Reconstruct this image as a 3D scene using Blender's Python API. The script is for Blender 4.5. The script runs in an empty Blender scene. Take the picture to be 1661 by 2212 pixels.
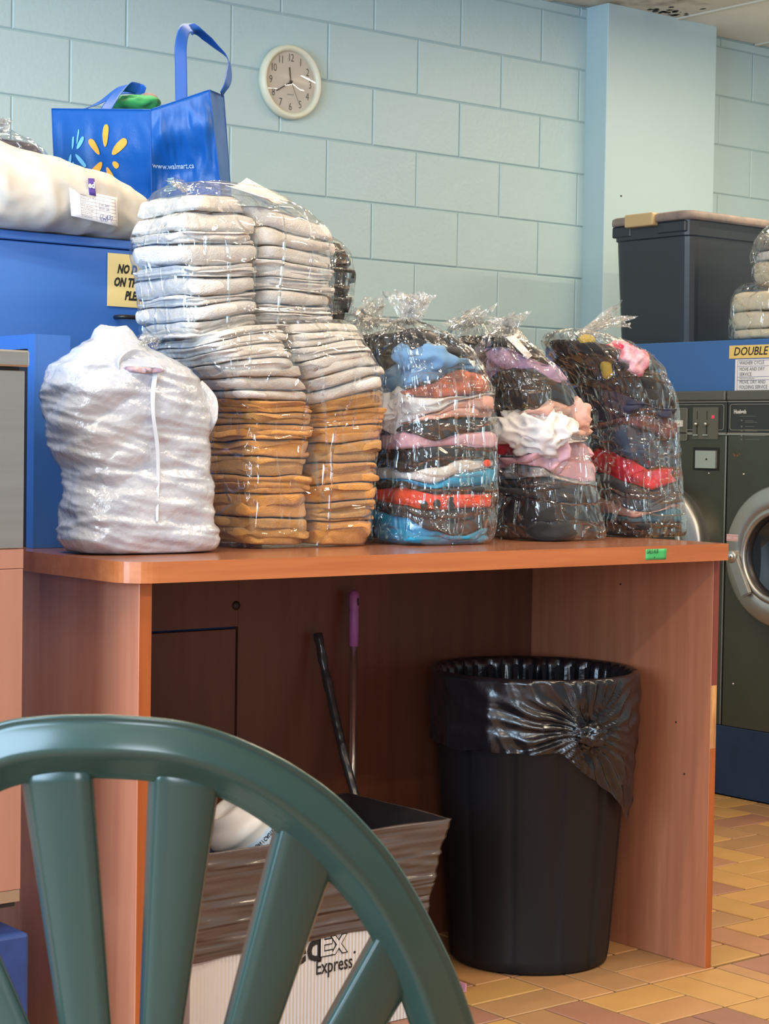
import bpy, bmesh, math, random
from math import sin, cos, pi, sqrt, atan2, radians
from mathutils import Vector, Matrix, noise

# ---------------------------------------------------------------- camera, world, lights, exposure
FPX, YAW, PIT, ROL, CX, CY, EYE = 4131.8, 0.67918518, 0.03674042, 0.01555294, 830.5, 1106.0, 1.15
FW = Vector((sin(YAW) * cos(PIT), cos(YAW) * cos(PIT), -sin(PIT)))
_r0 = Vector((cos(YAW), -sin(YAW), 0)); _u0 = _r0.cross(FW)
RT = _r0 * cos(ROL) + _u0 * sin(ROL)
UP = -_r0 * sin(ROL) + _u0 * cos(ROL)
EYEP = Vector((0, 0, EYE))
scene = bpy.context.scene
COL = scene.collection
cam = bpy.data.objects.new('camera', bpy.data.cameras.new('camera'))
COL.objects.link(cam)
cam.matrix_world = Matrix(((RT.x, UP.x, -FW.x, 0), (RT.y, UP.y, -FW.y, 0), (RT.z, UP.z, -FW.z, EYE), (0, 0, 0, 1)))
cam.data.sensor_fit = 'HORIZONTAL'; cam.data.sensor_width = 36.0
cam.data.lens = 36.0 * FPX / 1661.0
cam.data.clip_start = 0.02
cam.data.dof.use_dof = True; cam.data.dof.focus_distance = 3.9; cam.data.dof.aperture_fstop = 42
scene.camera = cam

world = bpy.data.worlds.new('world'); scene.world = world; world.use_nodes = True
bg = world.node_tree.nodes['Background']
bg.inputs[0].default_value = (0.80, 0.90, 1.0, 1); bg.inputs[1].default_value = 0.45

def area(name, loc, target, sx, sy, power, color):
    l = bpy.data.lights.new(name, 'AREA'); l.shape = 'RECTANGLE'; l.size = sx; l.size_y = sy
    l.energy = power; l.color = color
    o = bpy.data.objects.new(name, l); COL.objects.link(o); o.location = loc
    o.rotation_euler = (Vector(target) - Vector(loc)).to_track_quat('-Z', 'Y').to_euler()
    return o
COOL = (0.54, 0.76, 1.0); WARM = (1.0, 0.82, 0.58)
area('window_daylight', (-2.6, 1.9, 1.7), (2.0, 3.2, 1.2), 3.0, 2.2, 330, COOL)
area('door_daylight', (-2.0, -2.4, 1.5), (2.0, 3.0, 0.9), 1.3, 2.2, 125, (0.80, 0.89, 1.0))
for i, (x, y) in enumerate(((0.6, 0.6), (2.9, 0.5), (5.2, 0.5), (0.8, 2.5), (3.4, 1.9), (6.0, 2.6), (2.6, 3.95), (5.6, 4.2))):
    area('ceiling_tube', (x, y, 2.80), (x, y, 0), 1.2, 0.055, 40 if i < 6 else 26, WARM)

for x, y in ((3.6, 3.4), (5.4, 3.6), (6.6, 4.2), (1.8, 2.2)):
    area('added_ceiling_uplight', (x, y, 2.62), (x, y, 3.2), 1.2, 0.2, 5, WARM)  # weak uplights added to brighten the ceiling, separate from the tubes

scene.view_settings.view_transform = 'Standard'; scene.view_settings.look = 'None'
scene.view_settings.exposure = -0.06; scene.view_settings.gamma = 1.0
scene.view_settings.use_curve_mapping = False
scene.cycles.use_denoising = True
scene.cycles.max_bounces = 8; scene.cycles.transparent_max_bounces = 24
scene.cycles.diffuse_bounces = 3; scene.cycles.glossy_bounces = 3
scene.cycles.caustics_reflective = False; scene.cycles.caustics_refractive = False
scene.cycles.sample_clamp_indirect = 6

# ---------------------------------------------------------------- helpers
def at(px, py, X=None, Y=None, Z=None, D=None):
    d = FW + RT * ((px - CX) / FPX) - UP * ((py - CY) / FPX)
    if X is not None: t = X / d.x
    elif Y is not None: t = Y / d.y
    elif Z is not None: t = (Z - EYE) / d.z
    else: t = D
    return EYEP + d * t

def srgb(r, g, b):
    f = lambda c: (c / 255) / 12.92 if c / 255 <= 0.04045 else ((c / 255 + 0.055) / 1.055) ** 2.4
    return (f(r), f(g), f(b))

MATS = {}
def mat(name, col, rough=0.5, metal=0.0, spec=0.5, var=0.0, vscale=4.0, vcol=None, stretch=(1, 1, 1),
        bump=0.0, bscale=60.0, bdist=0.002, bstretch=None, sheen=0.0, coat=0.0, trans=0.0, emit=None, ridged=False, bump2=None, subs=0.0):
    if name in MATS: return MATS[name]
    m = bpy.data.materials.new(name); m.use_nodes = True; nt = m.node_tree; N = nt.nodes; L = nt.links
    b = N['Principled BSDF']
    b.inputs['Base Color'].default_value = (*col, 1); b.inputs['Roughness'].default_value = rough
    b.inputs['Metallic'].default_value = metal; b.inputs['Specular IOR Level'].default_value = spec
    b.inputs['Sheen Weight'].default_value = sheen; b.inputs['Coat Weight'].default_value = coat
    b.inputs['Sheen Roughness'].default_value = 0.6
    if subs:
        b.inputs['Subsurface Weight'].default_value = subs; b.inputs['Subsurface Radius'].default_value = (0.02, 0.02, 0.02)
        b.inputs['Subsurface Scale'].default_value = 1.0
    if emit:
        b.inputs['Emission Color'].default_value = (*emit[0], 1); b.inputs['Emission Strength'].default_value = emit[1]
    tc = N.new('ShaderNodeTexCoord')
    if var:
        mp = N.new('ShaderNodeMapping'); mp.inputs['Scale'].default_value = stretch
        L.new(tc.outputs['Object'], mp.inputs[0])
        n = N.new('ShaderNodeTexNoise'); n.inputs['Scale'].default_value = vscale; n.inputs['Detail'].default_value = 6
        n.inputs['Roughness'].default_value = 0.62
        L.new(mp.outputs[0], n.inputs['Vector'])
        r = N.new('ShaderNodeValToRGB'); r.color_ramp.elements[0].position = 0.32; r.color_ramp.elements[1].position = 0.68
        vc = vcol or tuple(c * (1 - var) for c in col)
        r.color_ramp.elements[0].color = (*vc, 1); r.color_ramp.elements[1].color = (*col, 1)
        L.new(n.outputs[0], r.inputs[0]); L.new(r.outputs[0], b.inputs['Base Color'])
    if bump:
        mp = N.new('ShaderNodeMapping'); mp.inputs['Scale'].default_value = bstretch or (1, 1, 1)
        L.new(tc.outputs['Object'], mp.inputs[0])
        n = N.new('ShaderNodeTexNoise'); n.inputs['Scale'].default_value = bscale; n.inputs['Detail'].default_value = 5
        if ridged: n.noise_type = 'RIDGED_MULTIFRACTAL'; n.inputs['Detail'].default_value = 3
        L.new(mp.outputs[0], n.inputs['Vector'])
        bp = N.new('ShaderNodeBump'); bp.inputs['Strength'].default_value = bump; bp.inputs['Distance'].default_value = bdist
        L.new(n.outputs[0], bp.inputs['Height'])
        if bump2:
            n2 = N.new('ShaderNodeTexNoise'); n2.inputs['Scale'].default_value = bump2[1]; n2.inputs['Detail'].default_value = 4
            L.new(tc.outputs['Object'], n2.inputs['Vector'])
            b2 = N.new('ShaderNodeBump'); b2.inputs['Strength'].default_value = bump2[0]; b2.inputs['Distance'].default_value = bump2[2]
            L.new(n2.outputs[0], b2.inputs['Height']); L.new(bp.outputs[0], b2.inputs['Normal']); bp = b2
        L.new(bp.outputs[0], b.inputs['Normal'])
    MATS[name] = m
    return m

def film(name, tint=(0.97, 0.97, 0.96), lo=0.10, hi=0.75, rough=0.10, milky=0.05, scale=5.0, stretch=(1, 1, 0.35), strength=0.9, dist=0.02, rot=(0.3, 0.5, 0.2)):
    """thin clear plastic: transparent sheet, glossy on its creases"""
    if name in MATS: return MATS[name]
    m = bpy.data.materials.new(name); m.use_nodes = True; nt = m.node_tree; N = nt.nodes; L = nt.links
    N.remove(N['Principled BSDF']); out = N['Material Output']
    tc = N.new('ShaderNodeTexCoord'); mp = N.new('ShaderNodeMapping'); mp.inputs['Scale'].default_value = stretch
    mp.inputs['Rotation'].default_value = rot
    L.new(tc.outputs['Object'], mp.inputs[0])
    def crease(st, ro, sc, wid):
        mp = N.new('ShaderNodeMapping'); mp.inputs['Scale'].default_value = st; mp.inputs['Rotation'].default_value = ro
        L.new(tc.outputs['Object'], mp.inputs[0])
        n = N.new('ShaderNodeTexNoise'); n.inputs['Scale'].default_value = sc
        n.inputs['Detail'].default_value = 1.5; n.inputs['Distortion'].default_value = 0.3
        L.new(mp.outputs[0], n.inputs['Vector'])
        sb_ = N.new('ShaderNodeMath'); sb_.operation = 'SUBTRACT'; sb_.inputs[1].default_value = 0.5; L.new(n.outputs[0], sb_.inputs[0])
        ab = N.new('ShaderNodeMath'); ab.operation = 'ABSOLUTE'; L.new(sb_.outputs[0], ab.inputs[0])
        r = N.new('ShaderNodeMapRange'); r.inputs['From Max'].default_value = wid; r.inputs['To Min'].default_value = 1; r.inputs['To Max'].default_value = 0
        L.new(ab.outputs[0], r.inputs['Value']); return r
    prev = None
    for st, ro, sc, wid, k in ((stretch, rot, scale, 0.05, 1.0), ((stretch[2], stretch[1] * .7, stretch[0]), (rot[0] + .5, rot[1] - .3, rot[2] + .4), scale * .9, 0.05, 0.9), ((1.2, 1.2, .8), (0, 0, 0), scale * 1.2, 0.5, 1.3)):
        c_ = crease(st, ro, sc, wid)
        bp = N.new('ShaderNodeBump'); bp.inputs['Strength'].default_value = strength; bp.inputs['Distance'].default_value = dist * k
        L.new(c_.outputs[0], bp.inputs['Height'])
        if prev: L.new(prev.outputs[0], bp.inputs['Normal'])
        prev = bp
    lw = N.new('ShaderNodeLayerWeight'); lw.inputs['Blend'].default_value = 0.35; L.new(bp.outputs[0], lw.inputs['Normal'])
    mr = N.new('ShaderNodeMapRange'); mr.inputs['To Min'].default_value = lo; mr.inputs['To Max'].default_value = hi
    pw = N.new('ShaderNodeMath'); pw.operation = 'POWER'; pw.inputs[1].default_value = 1.6
    L.new(lw.outputs['Facing'], pw.inputs[0]); L.new(pw.outputs[0], mr.inputs['Value'])
    tr = N.new('ShaderNodeBsdfTransparent'); tr.inputs[0].default_value = (*tint, 1)
    gl = N.new('ShaderNodeBsdfGlossy'); gl.inputs['Roughness'].default_value = rough; gl.inputs[0].default_value = (1, 1, 1, 1)
    L.new(bp.outputs[0], gl.inputs['Normal'])
    df = N.new('ShaderNodeBsdfDiffuse'); df.inputs[0].default_value = (0.85, 0.86, 0.86, 1)
    tl = N.new('ShaderNodeBsdfTranslucent'); tl.inputs[0].default_value = (0.85, 0.86, 0.86, 1)
    md = N.new('ShaderNodeMixShader'); md.inputs[0].default_value = 0.5; L.new(df.outputs[0], md.inputs[1]); L.new(tl.outputs[0], md.inputs[2])
    m1 = N.new('ShaderNodeMixShader'); m1.inputs[0].default_value = milky
    L.new(tr.outputs[0], m1.inputs[1]); L.new(md.outputs[0], m1.inputs[2])
    m2 = N.new('ShaderNodeMixShader'); L.new(mr.outputs[0], m2.inputs[0]); L.new(m1.outputs[0], m2.inputs[1]); L.new(gl.outputs[0], m2.inputs[2])
    L.new(m2.outputs[0], out.inputs[0])
    MATS[name] = m
    return m

def link(name, me, m=None, parent=None, smooth=False):
    o = bpy.data.objects.new(name, me); COL.objects.link(o)
    if m is not None and not me.materials: me.materials.append(m)
    if parent is not None: o.parent = parent
    if smooth:
        for p in me.polygons: p.use_smooth = True
    return o

def mesh_of(verts, faces, name='mesh'):
    me = bpy.data.meshes.new(name); me.from_pydata([tuple(v) for v in verts], [], faces); me.update(); return me

def bmobj(name, bm, m, parent=None, smooth=False):
    bmesh.ops.recalc_face_normals(bm, faces=bm.faces)
    me = bpy.data.meshes.new(name); bm.to_mesh(me); bm.free()
    return link(name, me, m, parent, smooth)

def box(bm, x0, x1, y0, y1, z0, z1, bev=0.0, seg=1, M=None):
    vs = bmesh.ops.create_cube(bm, size=1)['verts']
    S = Matrix.Translation(((x0 + x1) / 2, (y0 + y1) / 2, (z0 + z1) / 2)) @ Matrix.Diagonal((abs(x1 - x0), abs(y1 - y0), abs(z1 - z0), 1))
    bmesh.ops.transform(bm, verts=vs, matrix=S)
    if bev:
        es = list({e for v in vs for e in v.link_edges})
        r = bmesh.ops.bevel(bm, geom=es, offset=bev, segments=seg, profile=0.5, affect='EDGES')
        vs = list({v for f in r['faces'] for v in f.verts} | {v for v in vs if v.is_valid})
    if M is not None: bmesh.ops.transform(bm, verts=vs, matrix=M)
    return vs

def boxobj(name, m, x0, x1, y0, y1, z0, z1, parent=None, bev=0.0, seg=1):
    bm = bmesh.new(); box(bm, x0, x1, y0, y1, z0, z1, bev, seg)
    return bmobj(name, bm, m, parent)

def tube(bm, pts, rad, seg=12, cap=True):
    pts = [Vector(p) for p in pts]; n = len(pts)
    rads = rad if isinstance(rad, (list, tuple)) else [rad] * n
    prev = None; rings = []
    for i, p in enumerate(pts):
        t = (pts[min(i + 1, n - 1)] - pts[max(i - 1, 0)]).normalized()
        if prev is None:
            a = t.orthogonal().normalized()
        else:
            a = (prev - t * prev.dot(t)).normalized()
        prev = a; b = t.cross(a)
        rings.append([bm.verts.new(p + (a * cos(2 * pi * k / seg) + b * sin(2 * pi * k / seg)) * rads[i]) for k in range(seg)])
    for i in range(n - 1):
        for k in range(seg):
            bm.faces.new((rings[i][k], rings[i][(k + 1) % seg], rings[i + 1][(k + 1) % seg], rings[i + 1][k]))
    if cap:
        bm.faces.new(rings[0][::-1]); bm.faces.new(rings[-1])

def lathe(bm, prof, seg=48, M=None, close=False):
    """prof: list of (r, z)"""
    rings = []
    for r, z in prof:
        rings.append([bm.verts.new((r * cos(2 * pi * k / seg), r * sin(2 * pi * k / seg), z)) for k in range(seg)])
    for i in range(len(prof) - 1):
        for k in range(seg):
            bm.faces.new((rings[i][k], rings[i][(k + 1) % seg], rings[i + 1][(k + 1) % seg], rings[i + 1][k]))
    if close:
        for k in range(seg):
            bm.faces.new((rings[-1][k], rings[-1][(k + 1) % seg], rings[0][(k + 1) % seg], rings[0][k]))
    vs = [v for r in rings for v in r]
    if M is not None: bmesh.ops.transform(bm, verts=vs, matrix=M)
    return rings

def empty(name, loc=(0, 0, 0)):
    o = bpy.data.objects.new(name, None); COL.objects.link(o); o.location = loc; o.empty_display_size = 0.05; return o

def tag(o, label, cat, group=None, kind=None):
    o['label'] = label; o['category'] = cat
    if group: o['group'] = group
    if kind: o['kind'] = kind
    return o

def thing(name, label, cat, loc=(0, 0, 0), group=None):
    return tag(empty(name, loc), label, cat, group)

def adopt(root, objs=None):
    """children were built in world coordinates: shift them under a root that is not at the origin"""
    bpy.context.view_layer.update()
    inv = Matrix.Translation(-root.location)
    for c in (objs or root.children):
        c.matrix_parent_inverse = inv

def struct(o):
    o['kind'] = 'structure'; return o

FY = Matrix(((1, 0, 0, 0), (0, 0, -1, 0), (0, 1, 0, 0), (0, 0, 0, 1)))      # local x->X, y->Z, z->-Y  : faces the viewer side (-Y)
FX = Matrix(((0, 0, -1, 0), (-1, 0, 0, 0), (0, 1, 0, 0), (0, 0, 0, 1)))     # local x->-Y, y->Z, z->-X : faces -X

def text(name, s, size, M, m, parent=None, shear=0.0, bold=0.0, align='LEFT', xs=1.0, ys=1.0, space=1.0, lift=0.0004):
    cu = bpy.data.curves.new('t', 'FONT'); cu.body = s; cu.size = size; cu.shear = shear; cu.offset = bold
    cu.align_x = align; cu.space_character = space; cu.resolution_u = 2
    t = bpy.data.objects.new('t', cu)
    me = bpy.data.meshes.new_from_object(t)
    bpy.data.objects.remove(t); bpy.data.curves.remove(cu)
    me.transform(M @ Matrix.Translation((0, 0, lift)) @ Matrix.Diagonal((xs, ys, 1, 1)))
    me.materials.clear(); me.materials.append(m)
    return link(name, me, None, parent)

def quad(bm, a, b, c, d):
    return bm.faces.new([bm.verts.new(v) for v in (a, b, c, d)])

def sheet(name, corners, m, parent=None, th=0.0006, nx=6, ny=4, bend=0.0):
    """thin paper with corners tl, tr, br, bl"""
    tl, tr, br, bl = [Vector(c) for c in corners]
    nrm = (tr - tl).cross(bl - tl).normalized()
    vs = []; fs = []
    for side in (0, 1):
        for j in range(ny + 1):
            for i in range(nx + 1):
                u, v = i / nx, j / ny
                p = tl.lerp(tr, u).lerp(bl.lerp(br, u), v) - nrm * (bend * sin(pi * u)) * (1 if side == 0 else 1) + nrm * (th * side)
                vs.append(p)
    W = nx + 1; K = W * (ny + 1)
    for j in range(ny):
        for i in range(nx):
            a = j * W + i
            fs.append((a, a + 1, a + 1 + W, a + W)); fs.append((K + a, K + a + W, K + a + 1 + W, K + a + 1))
    for i in range(nx):
        fs.append((i, K + i, K + i + 1, i + 1)); a = ny * W + i; fs.append((a, a + 1, K + a + 1, K + a))
    for j in range(ny):
        a = j * W; fs.append((a, a + W, K + a + W, K + a)); a += nx; fs.append((a, K + a, K + a + W, a + W))
    return link(name, mesh_of(vs, fs), m, parent, True)

def nz(x, y, z): return noise.noise(Vector((x, y, z)))
def rdg(x, y, z): return 1 - 2 * abs(noise.noise(Vector((x, y, z))))

ORD = ['bottom', 'second', 'third', 'fourth', 'fifth', 'sixth', 'seventh', 'eighth', 'ninth', 'tenth', 'eleventh', 'twelfth', 'thirteenth', 'fourteenth', 'fifteenth']
HR = Vector((cos(YAW), -sin(YAW), 0)); HF = Vector((sin(YAW), cos(YAW), 0))

# ---------------------------------------------------------------- materials
M_WALL = mat('wall_paint', srgb(178, 203, 207), 0.42, var=0.05, vscale=2.5, bump=0.35, bscale=70, bdist=0.004, bump2=(0.3, 7, 0.008))
M_PLAST = mat('plaster_paint', srgb(182, 206, 210), 0.4, var=0.03, vscale=2, bump=0.1, bscale=30, bdist=0.003)
M_MORT = mat('mortar_paint', srgb(160, 186, 190), 0.6)
M_CEIL = mat('ceiling_board', srgb(238, 230, 216), 0.8, var=0.12, vscale=3, bump=0.2, bscale=90, bdist=0.002)
M_TBAR = mat('ceiling_bar', srgb(214, 206, 190), 0.6)
M_WOODC = srgb(196, 126, 84)
def wood(name, c, c2, axis, rough=0.34, sc=3.0):
    st = {'z': (9, 9, 0.5), 'x': (0.5, 9, 9), 'y': (9, 0.5, 9)}[axis]
    return mat(name, c, rough, var=0.4, vcol=c2, vscale=sc, stretch=st, bump=0.06, bscale=50, bdist=0.001, bstretch=st)
M_WZ = wood('cherry_laminate_upright', srgb(204, 138, 108), srgb(186, 118, 90), 'z')
M_WX = wood('cherry_laminate_top', srgb(190, 118, 72), srgb(164, 94, 54), 'x', 0.22)
M_WEDGE = wood('cherry_edge_band', srgb(176, 98, 50), srgb(152, 78, 38), 'z', 0.3)
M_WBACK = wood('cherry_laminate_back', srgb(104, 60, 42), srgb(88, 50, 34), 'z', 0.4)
M_BLUE = mat('blue_enamel', srgb(60, 110, 186), 0.38, var=0.08, vscale=2, bump=0.04, bscale=20, bdist=0.002)
M_BLUED = mat('blue_enamel_washer', srgb(60, 106, 168), 0.4)
M_NAVY = mat('navy_plinth', srgb(28, 52, 84), 0.5, var=0.3, vscale=9)
M_STEEL = mat('stainless_steel', (0.62, 0.62, 0.60), 0.32, 1.0, var=0.12, vscale=5, stretch=(0.4, 1, 9), bump=0.15, bscale=8, bdist=0.004)
M_BROWNREF = mat('brown_painted_reflection', srgb(172, 122, 104), 0.35, 0.1, var=0.1, vscale=5, stretch=(8, 8, 0.4))  # brown reflection in the steel, put into the base colour
M_GREY = mat('washer_charcoal', srgb(96, 98, 88), 0.34, 0.75, var=0.2, vscale=3)
M_GREY2 = mat('washer_trim_grey', srgb(92, 94, 88), 0.45, 0.2)
M_PANEL = mat('console_dark', srgb(48, 52, 50), 0.45)
M_PANL2 = mat('console_grey', srgb(100, 100, 90), 0.5, 0.2)
M_LINE = mat('console_line', srgb(160, 160, 152), 0.5)
M_CHROME = mat('chrome', (0.75, 0.75, 0.73), 0.12, 1.0)
M_ALU = mat('cast_aluminium', (0.52, 0.51, 0.49), 0.38, 0.9, var=0.15, vscale=8, bump=0.1, bscale=40)
M_BLACKP = mat('black_plastic', (0.010, 0.010, 0.012), 0.35)
M_CAN = mat('black_can_plastic', (0.010, 0.011, 0.013), 0.5, spec=0.3, bump=0.15, bscale=30, bdist=0.002)
M_LINER = mat('black_liner_film', (0.008, 0.008, 0.010), 0.22, spec=0.7, bump=0.75, bscale=9, bdist=0.02, ridged=True, bstretch=(1.6, 1.6, 0.8), bump2=(0.3, 60, 0.003))
M_GREEN = mat('green_resin', srgb(44, 68, 62), 0.25, spec=0.6, var=0.10, vscale=4, bump=0.05, bscale=25, bdist=0.002)
M_WHITEP = mat('white_plastic', srgb(226, 224, 220), 0.35)
M_CREAMP = mat('clock_cream', srgb(222, 222, 200), 0.4)
M_INK = mat('black_ink', (0.012, 0.012, 0.012), 0.6)
M_INKB = mat('blue_ink', srgb(70, 84, 140), 0.6)
M_PAPER = mat('white_paper', srgb(232, 230, 232), 0.7)
M_YSIGN = mat('yellowed_sign', srgb(226, 204, 140), 0.6, var=0.1, vscale=6)
M_GTAPE = mat('green_tape', srgb(64, 170, 100), 0.5)
M_ORANGE = mat('spark_orange', srgb(246, 178, 66), 0.6)
M_LBLUE = mat('spark_light_blue', srgb(120, 200, 244), 0.6)
M_BAGBL = mat('blue_woven_bag', srgb(18, 94, 178), 0.42, var=0.12, vscale=5, bump=0.5, bscale=7, bdist=0.012, bump2=(0.25, 350, 0.001))
M_BAGST = mat('blue_bag_strap', srgb(18, 84, 168), 0.5, bump=0.3, bscale=300, bdist=0.001)
M_LAUN = mat('cream_laundry_cloth', srgb(206, 200, 186), 0.7, var=0.10, vscale=7, vcol=srgb(184, 182, 180), bump=0.35, bscale=9, bdist=0.012)
M_POLY = mat('white_carrier_film', srgb(200, 205, 214), 0.16, spec=0.9, coat=0.3, var=0.25, vscale=6, vcol=srgb(164, 174, 194), bump=0.9, bscale=9, bdist=0.022, ridged=True, bstretch=(0.8, 0.8, 2.2), bump2=(0.6, 55, 0.006))
M_TOWW = mat('white_terry', srgb(216, 211, 206), 0.95, sheen=0.3, var=0.06, vscale=30, bump=0.8, bscale=420, bdist=0.003, bump2=(0.5, 26, 0.014))
M_TOWO = mat('gold_terry', srgb(214, 148, 66), 0.95, sheen=0.3, var=0.18, vscale=26, bump=0.8, bscale=420, bdist=0.003, bump2=(0.5, 26, 0.014))
M_TOWO2 = mat('gold_terry_dull', srgb(198, 144, 72), 0.95, sheen=0.3, var=0.18, vscale=26, bump=0.8, bscale=420, bdist=0.003, bump2=(0.5, 26, 0.014))
M_TOWC = mat('cream_terry', srgb(222, 208, 178), 0.95, sheen=0.3, var=0.08, vscale=30, bump=0.8, bscale=300, bdist=0.004)
def cloth(name, r, g, b, r2=None, vs=14):
    return mat('cloth_' + name, srgb(r, g, b), 0.85, sheen=0.1, var=0.15 if r2 is None else 0.9, vcol=None if r2 is None else srgb(*r2), vscale=vs, bump=0.5, bscale=18, bdist=0.01, bump2=(0.2, 300, 0.001))
F_CLEAR = film('clear_bag_film', lo=0.09, hi=0.7, milky=0.008, rough=0.035, scale=4.0, stretch=(6, 6, 0.8), strength=1.0, dist=0.006)
F_TOWEL = film('clear_towel_bag_film', lo=0.07, hi=0.7, milky=0.01, rough=0.035, scale=3.0, stretch=(5, 5, 0.7), rot=(0.9, 0.3, 0.2), strength=1.0, dist=0.005)
F_TUFT = film('clear_bag_gathered_film', lo=0.12, hi=0.85, milky=0.24, scale=14, stretch=(1, 1, 1), strength=1.0, dist=0.01)
M_GLASS = mat('dark_door_glass', (0.02, 0.022, 0.022), 0.05, spec=0.6, coat=0.6)

# ---------------------------------------------------------------- floor
floor = struct(boxobj('floor', mat('grout', srgb(70, 58, 50), 0.9), -2.5, 8.0, -3.0, 5.5, -0.06, -0.006))
TILES = [mat('quarry_tile_%d' % i, srgb(*c), 0.5, var=0.18, vscale=5, bump=0.15, bscale=60, bdist=0.001) for i, c in enumerate(
    ((176, 130, 86), (184, 140, 82), (168, 120, 88), (154, 108, 86), (144, 102, 82), (178, 136, 78), (162, 122, 82)))]
TCH = {}
def tile(x0, x1, y0, y1, mi):
    g = 0.0030; w, d = x1 - x0 - 2 * g, y1 - y0 - 2 * g
    if w < 0.012 or d < 0.012: return
    k = (round(w, 4), round(d, 4), mi)
    if k not in TCH:
        bm = bmesh.new(); b = 0.002
        lo = [bm.verts.new((sx * w / 2, sy * d / 2, -0.008)) for sx, sy in ((-1, -1), (1, -1), (1, 1), (-1, 1))]
        md = [bm.verts.new((sx * w / 2, sy * d / 2, -b)) for sx, sy in ((-1, -1), (1, -1), (1, 1), (-1, 1))]
        hi = [bm.verts.new((sx * (w / 2 - b), sy * (d / 2 - b), 0)) for sx, sy in ((-1, -1), (1, -1), (1, 1), (-1, 1))]
        for a, c in ((lo, md), (md, hi)):
            for i in range(4): bm.faces.new((a[i], a[(i + 1) % 4], c[(i + 1) % 4], c[i]))
        bm.faces.new(hi)
        me = bpy.data.meshes.new('tile'); bm.to_mesh(me); bm.free(); me.materials.append(TILES[mi]); TCH[k] = me
    o = bpy.data.objects.new('tile', TCH[k]); COL.objects.link(o); o.parent = floor
    o.location = ((x0 + x1) / 2, (y0 + y1) / 2, random.uniform(-0.0006, 0.0))
random.seed(5)
ax, ay = 0.1165, 0.1112
for i in range(-8, 16):                       # herringbone field past the counter
    for j in range(-6, 12):
        c = (i + j) % 4
        if c == 0: r = (i, i + 2, j, j + 1)
        elif c == 2: r = (i, i + 1, j, j + 2)
        else: continue
        x0, x1, y0, y1 = 3.734 + r[0] * ax, 3.734 + r[1] * ax, 3.136 + r[2] * ay, 3.136 + r[3] * ay
        x0, x1, y0, y1 = max(x0, 3.215), min(x1, 4.83), max(y0, 2.795), min(y1, 4.3)
        if x1 > x0 and y1 > y0: tile(x0, x1, y0, y1, random.choice((0, 1, 1, 5, 5, 6, 2, 3)))
for bi in range(-4, 2):                       # basket weave under and before the counter
    for bj in range(-4, 3):
        x0, y0 = 2.795 + bi * 0.21, 2.79 + bj * 0.2085
        for h in (0, 1):
            mi = random.choice((0, 1, 2, 3, 4, 6))
            if (bi + bj) % 2 == 0: tile(x0 + h * 0.105, x0 + h * 0.105 + 0.105, y0, y0 + 0.2085, mi)
            else: tile(x0, x0 + 0.21, y0 + h * 0.1042, y0 + h * 0.1042 + 0.1042, mi)
for k in range(8):                            # cut pieces along the join
    tile(3.215, 3.268, 2.795 - 0.2085 * (k + 1), 2.795 - 0.2085 * k, 0)
    tile(3.268, 3.478, 2.795 - 0.2085 * (k + 1), 2.795 - 0.2085 * k, random.choice((2, 3, 4)))
    tile(3.478, 3.70, 2.795 - 0.2085 * (k + 1), 2.795 - 0.2085 * k, random.choice((2, 3, 0)))
    tile(3.70, 3.92, 2.795 - 0.2085 * (k + 1), 2.795 - 0.2085 * k, random.choice((2, 3, 0)))
tile(3.005, 3.21, 3.2, 3.38, 2)

# the rest of the tiled floor, outside the area where single tiles can be told apart
done = [(1.955, 3.215, 1.956, 3.416), (3.214, 3.92, 1.10, 2.796), (3.214, 4.83, 2.794, 4.3)]
bm = bmesh.new(); rf = random.Random(8)
def t_in(x, y): return any(a_ - .001 < x < b_ + .001 and c_ - .001 < y < d_ + .001 for a_, b_, c_, d_ in done)
for bi in range(-24, 25):
    for bj in range(-27, 13):
        x0, y0 = 2.795 + bi * 0.21, 2.79 + bj * 0.2085
        for h in (0, 1):
            if (bi + bj) % 2 == 0: r4 = (x0 + h * 0.105, x0 + h * 0.105 + 0.105, y0, y0 + 0.2085)
            else: r4 = (x0, x0 + 0.21, y0 + h * 0.1042, y0 + h * 0.1042 + 0.1042)
            if any(t_in(x_, y_) for x_ in (r4[0] + .004, (r4[0] + r4[1]) / 2, r4[1] - .004) for y_ in (r4[2] + .004, (r4[2] + r4[3]) / 2, r4[3] - .004)): continue
            g_ = .003; z_ = rf.uniform(-.0006, 0)
            v_ = [bm.verts.new((x_, y_, z_)) for x_, y_ in ((r4[0] + g_, r4[2] + g_), (r4[1] - g_, r4[2] + g_), (r4[1] - g_, r4[3] - g_), (r4[0] + g_, r4[3] - g_))]
            w_ = [bm.verts.new((x_, y_, -.007)) for x_, y_ in ((r4[0] + .0015, r4[2] + .0015), (r4[1] - .0015, r4[2] + .0015), (r4[1] - .0015, r4[3] - .0015), (r4[0] + .0015, r4[3] - .0015))]
            mi_ = rf.randrange(7); f_ = bm.faces.new(v_); f_.material_index = mi_
            for q in range(4): f_ = bm.faces.new((w_[q], w_[(q + 1) % 4], v_[(q + 1) % 4], v_[q])); f_.material_index = mi_
me = bpy.data.meshes.new('tiles'); bm.to_mesh(me); bm.free()
for m_ in TILES: me.materials.append(m_)
o = link('distant_tiles', me, None, floor); o['kind'] = 'stuff'

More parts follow.
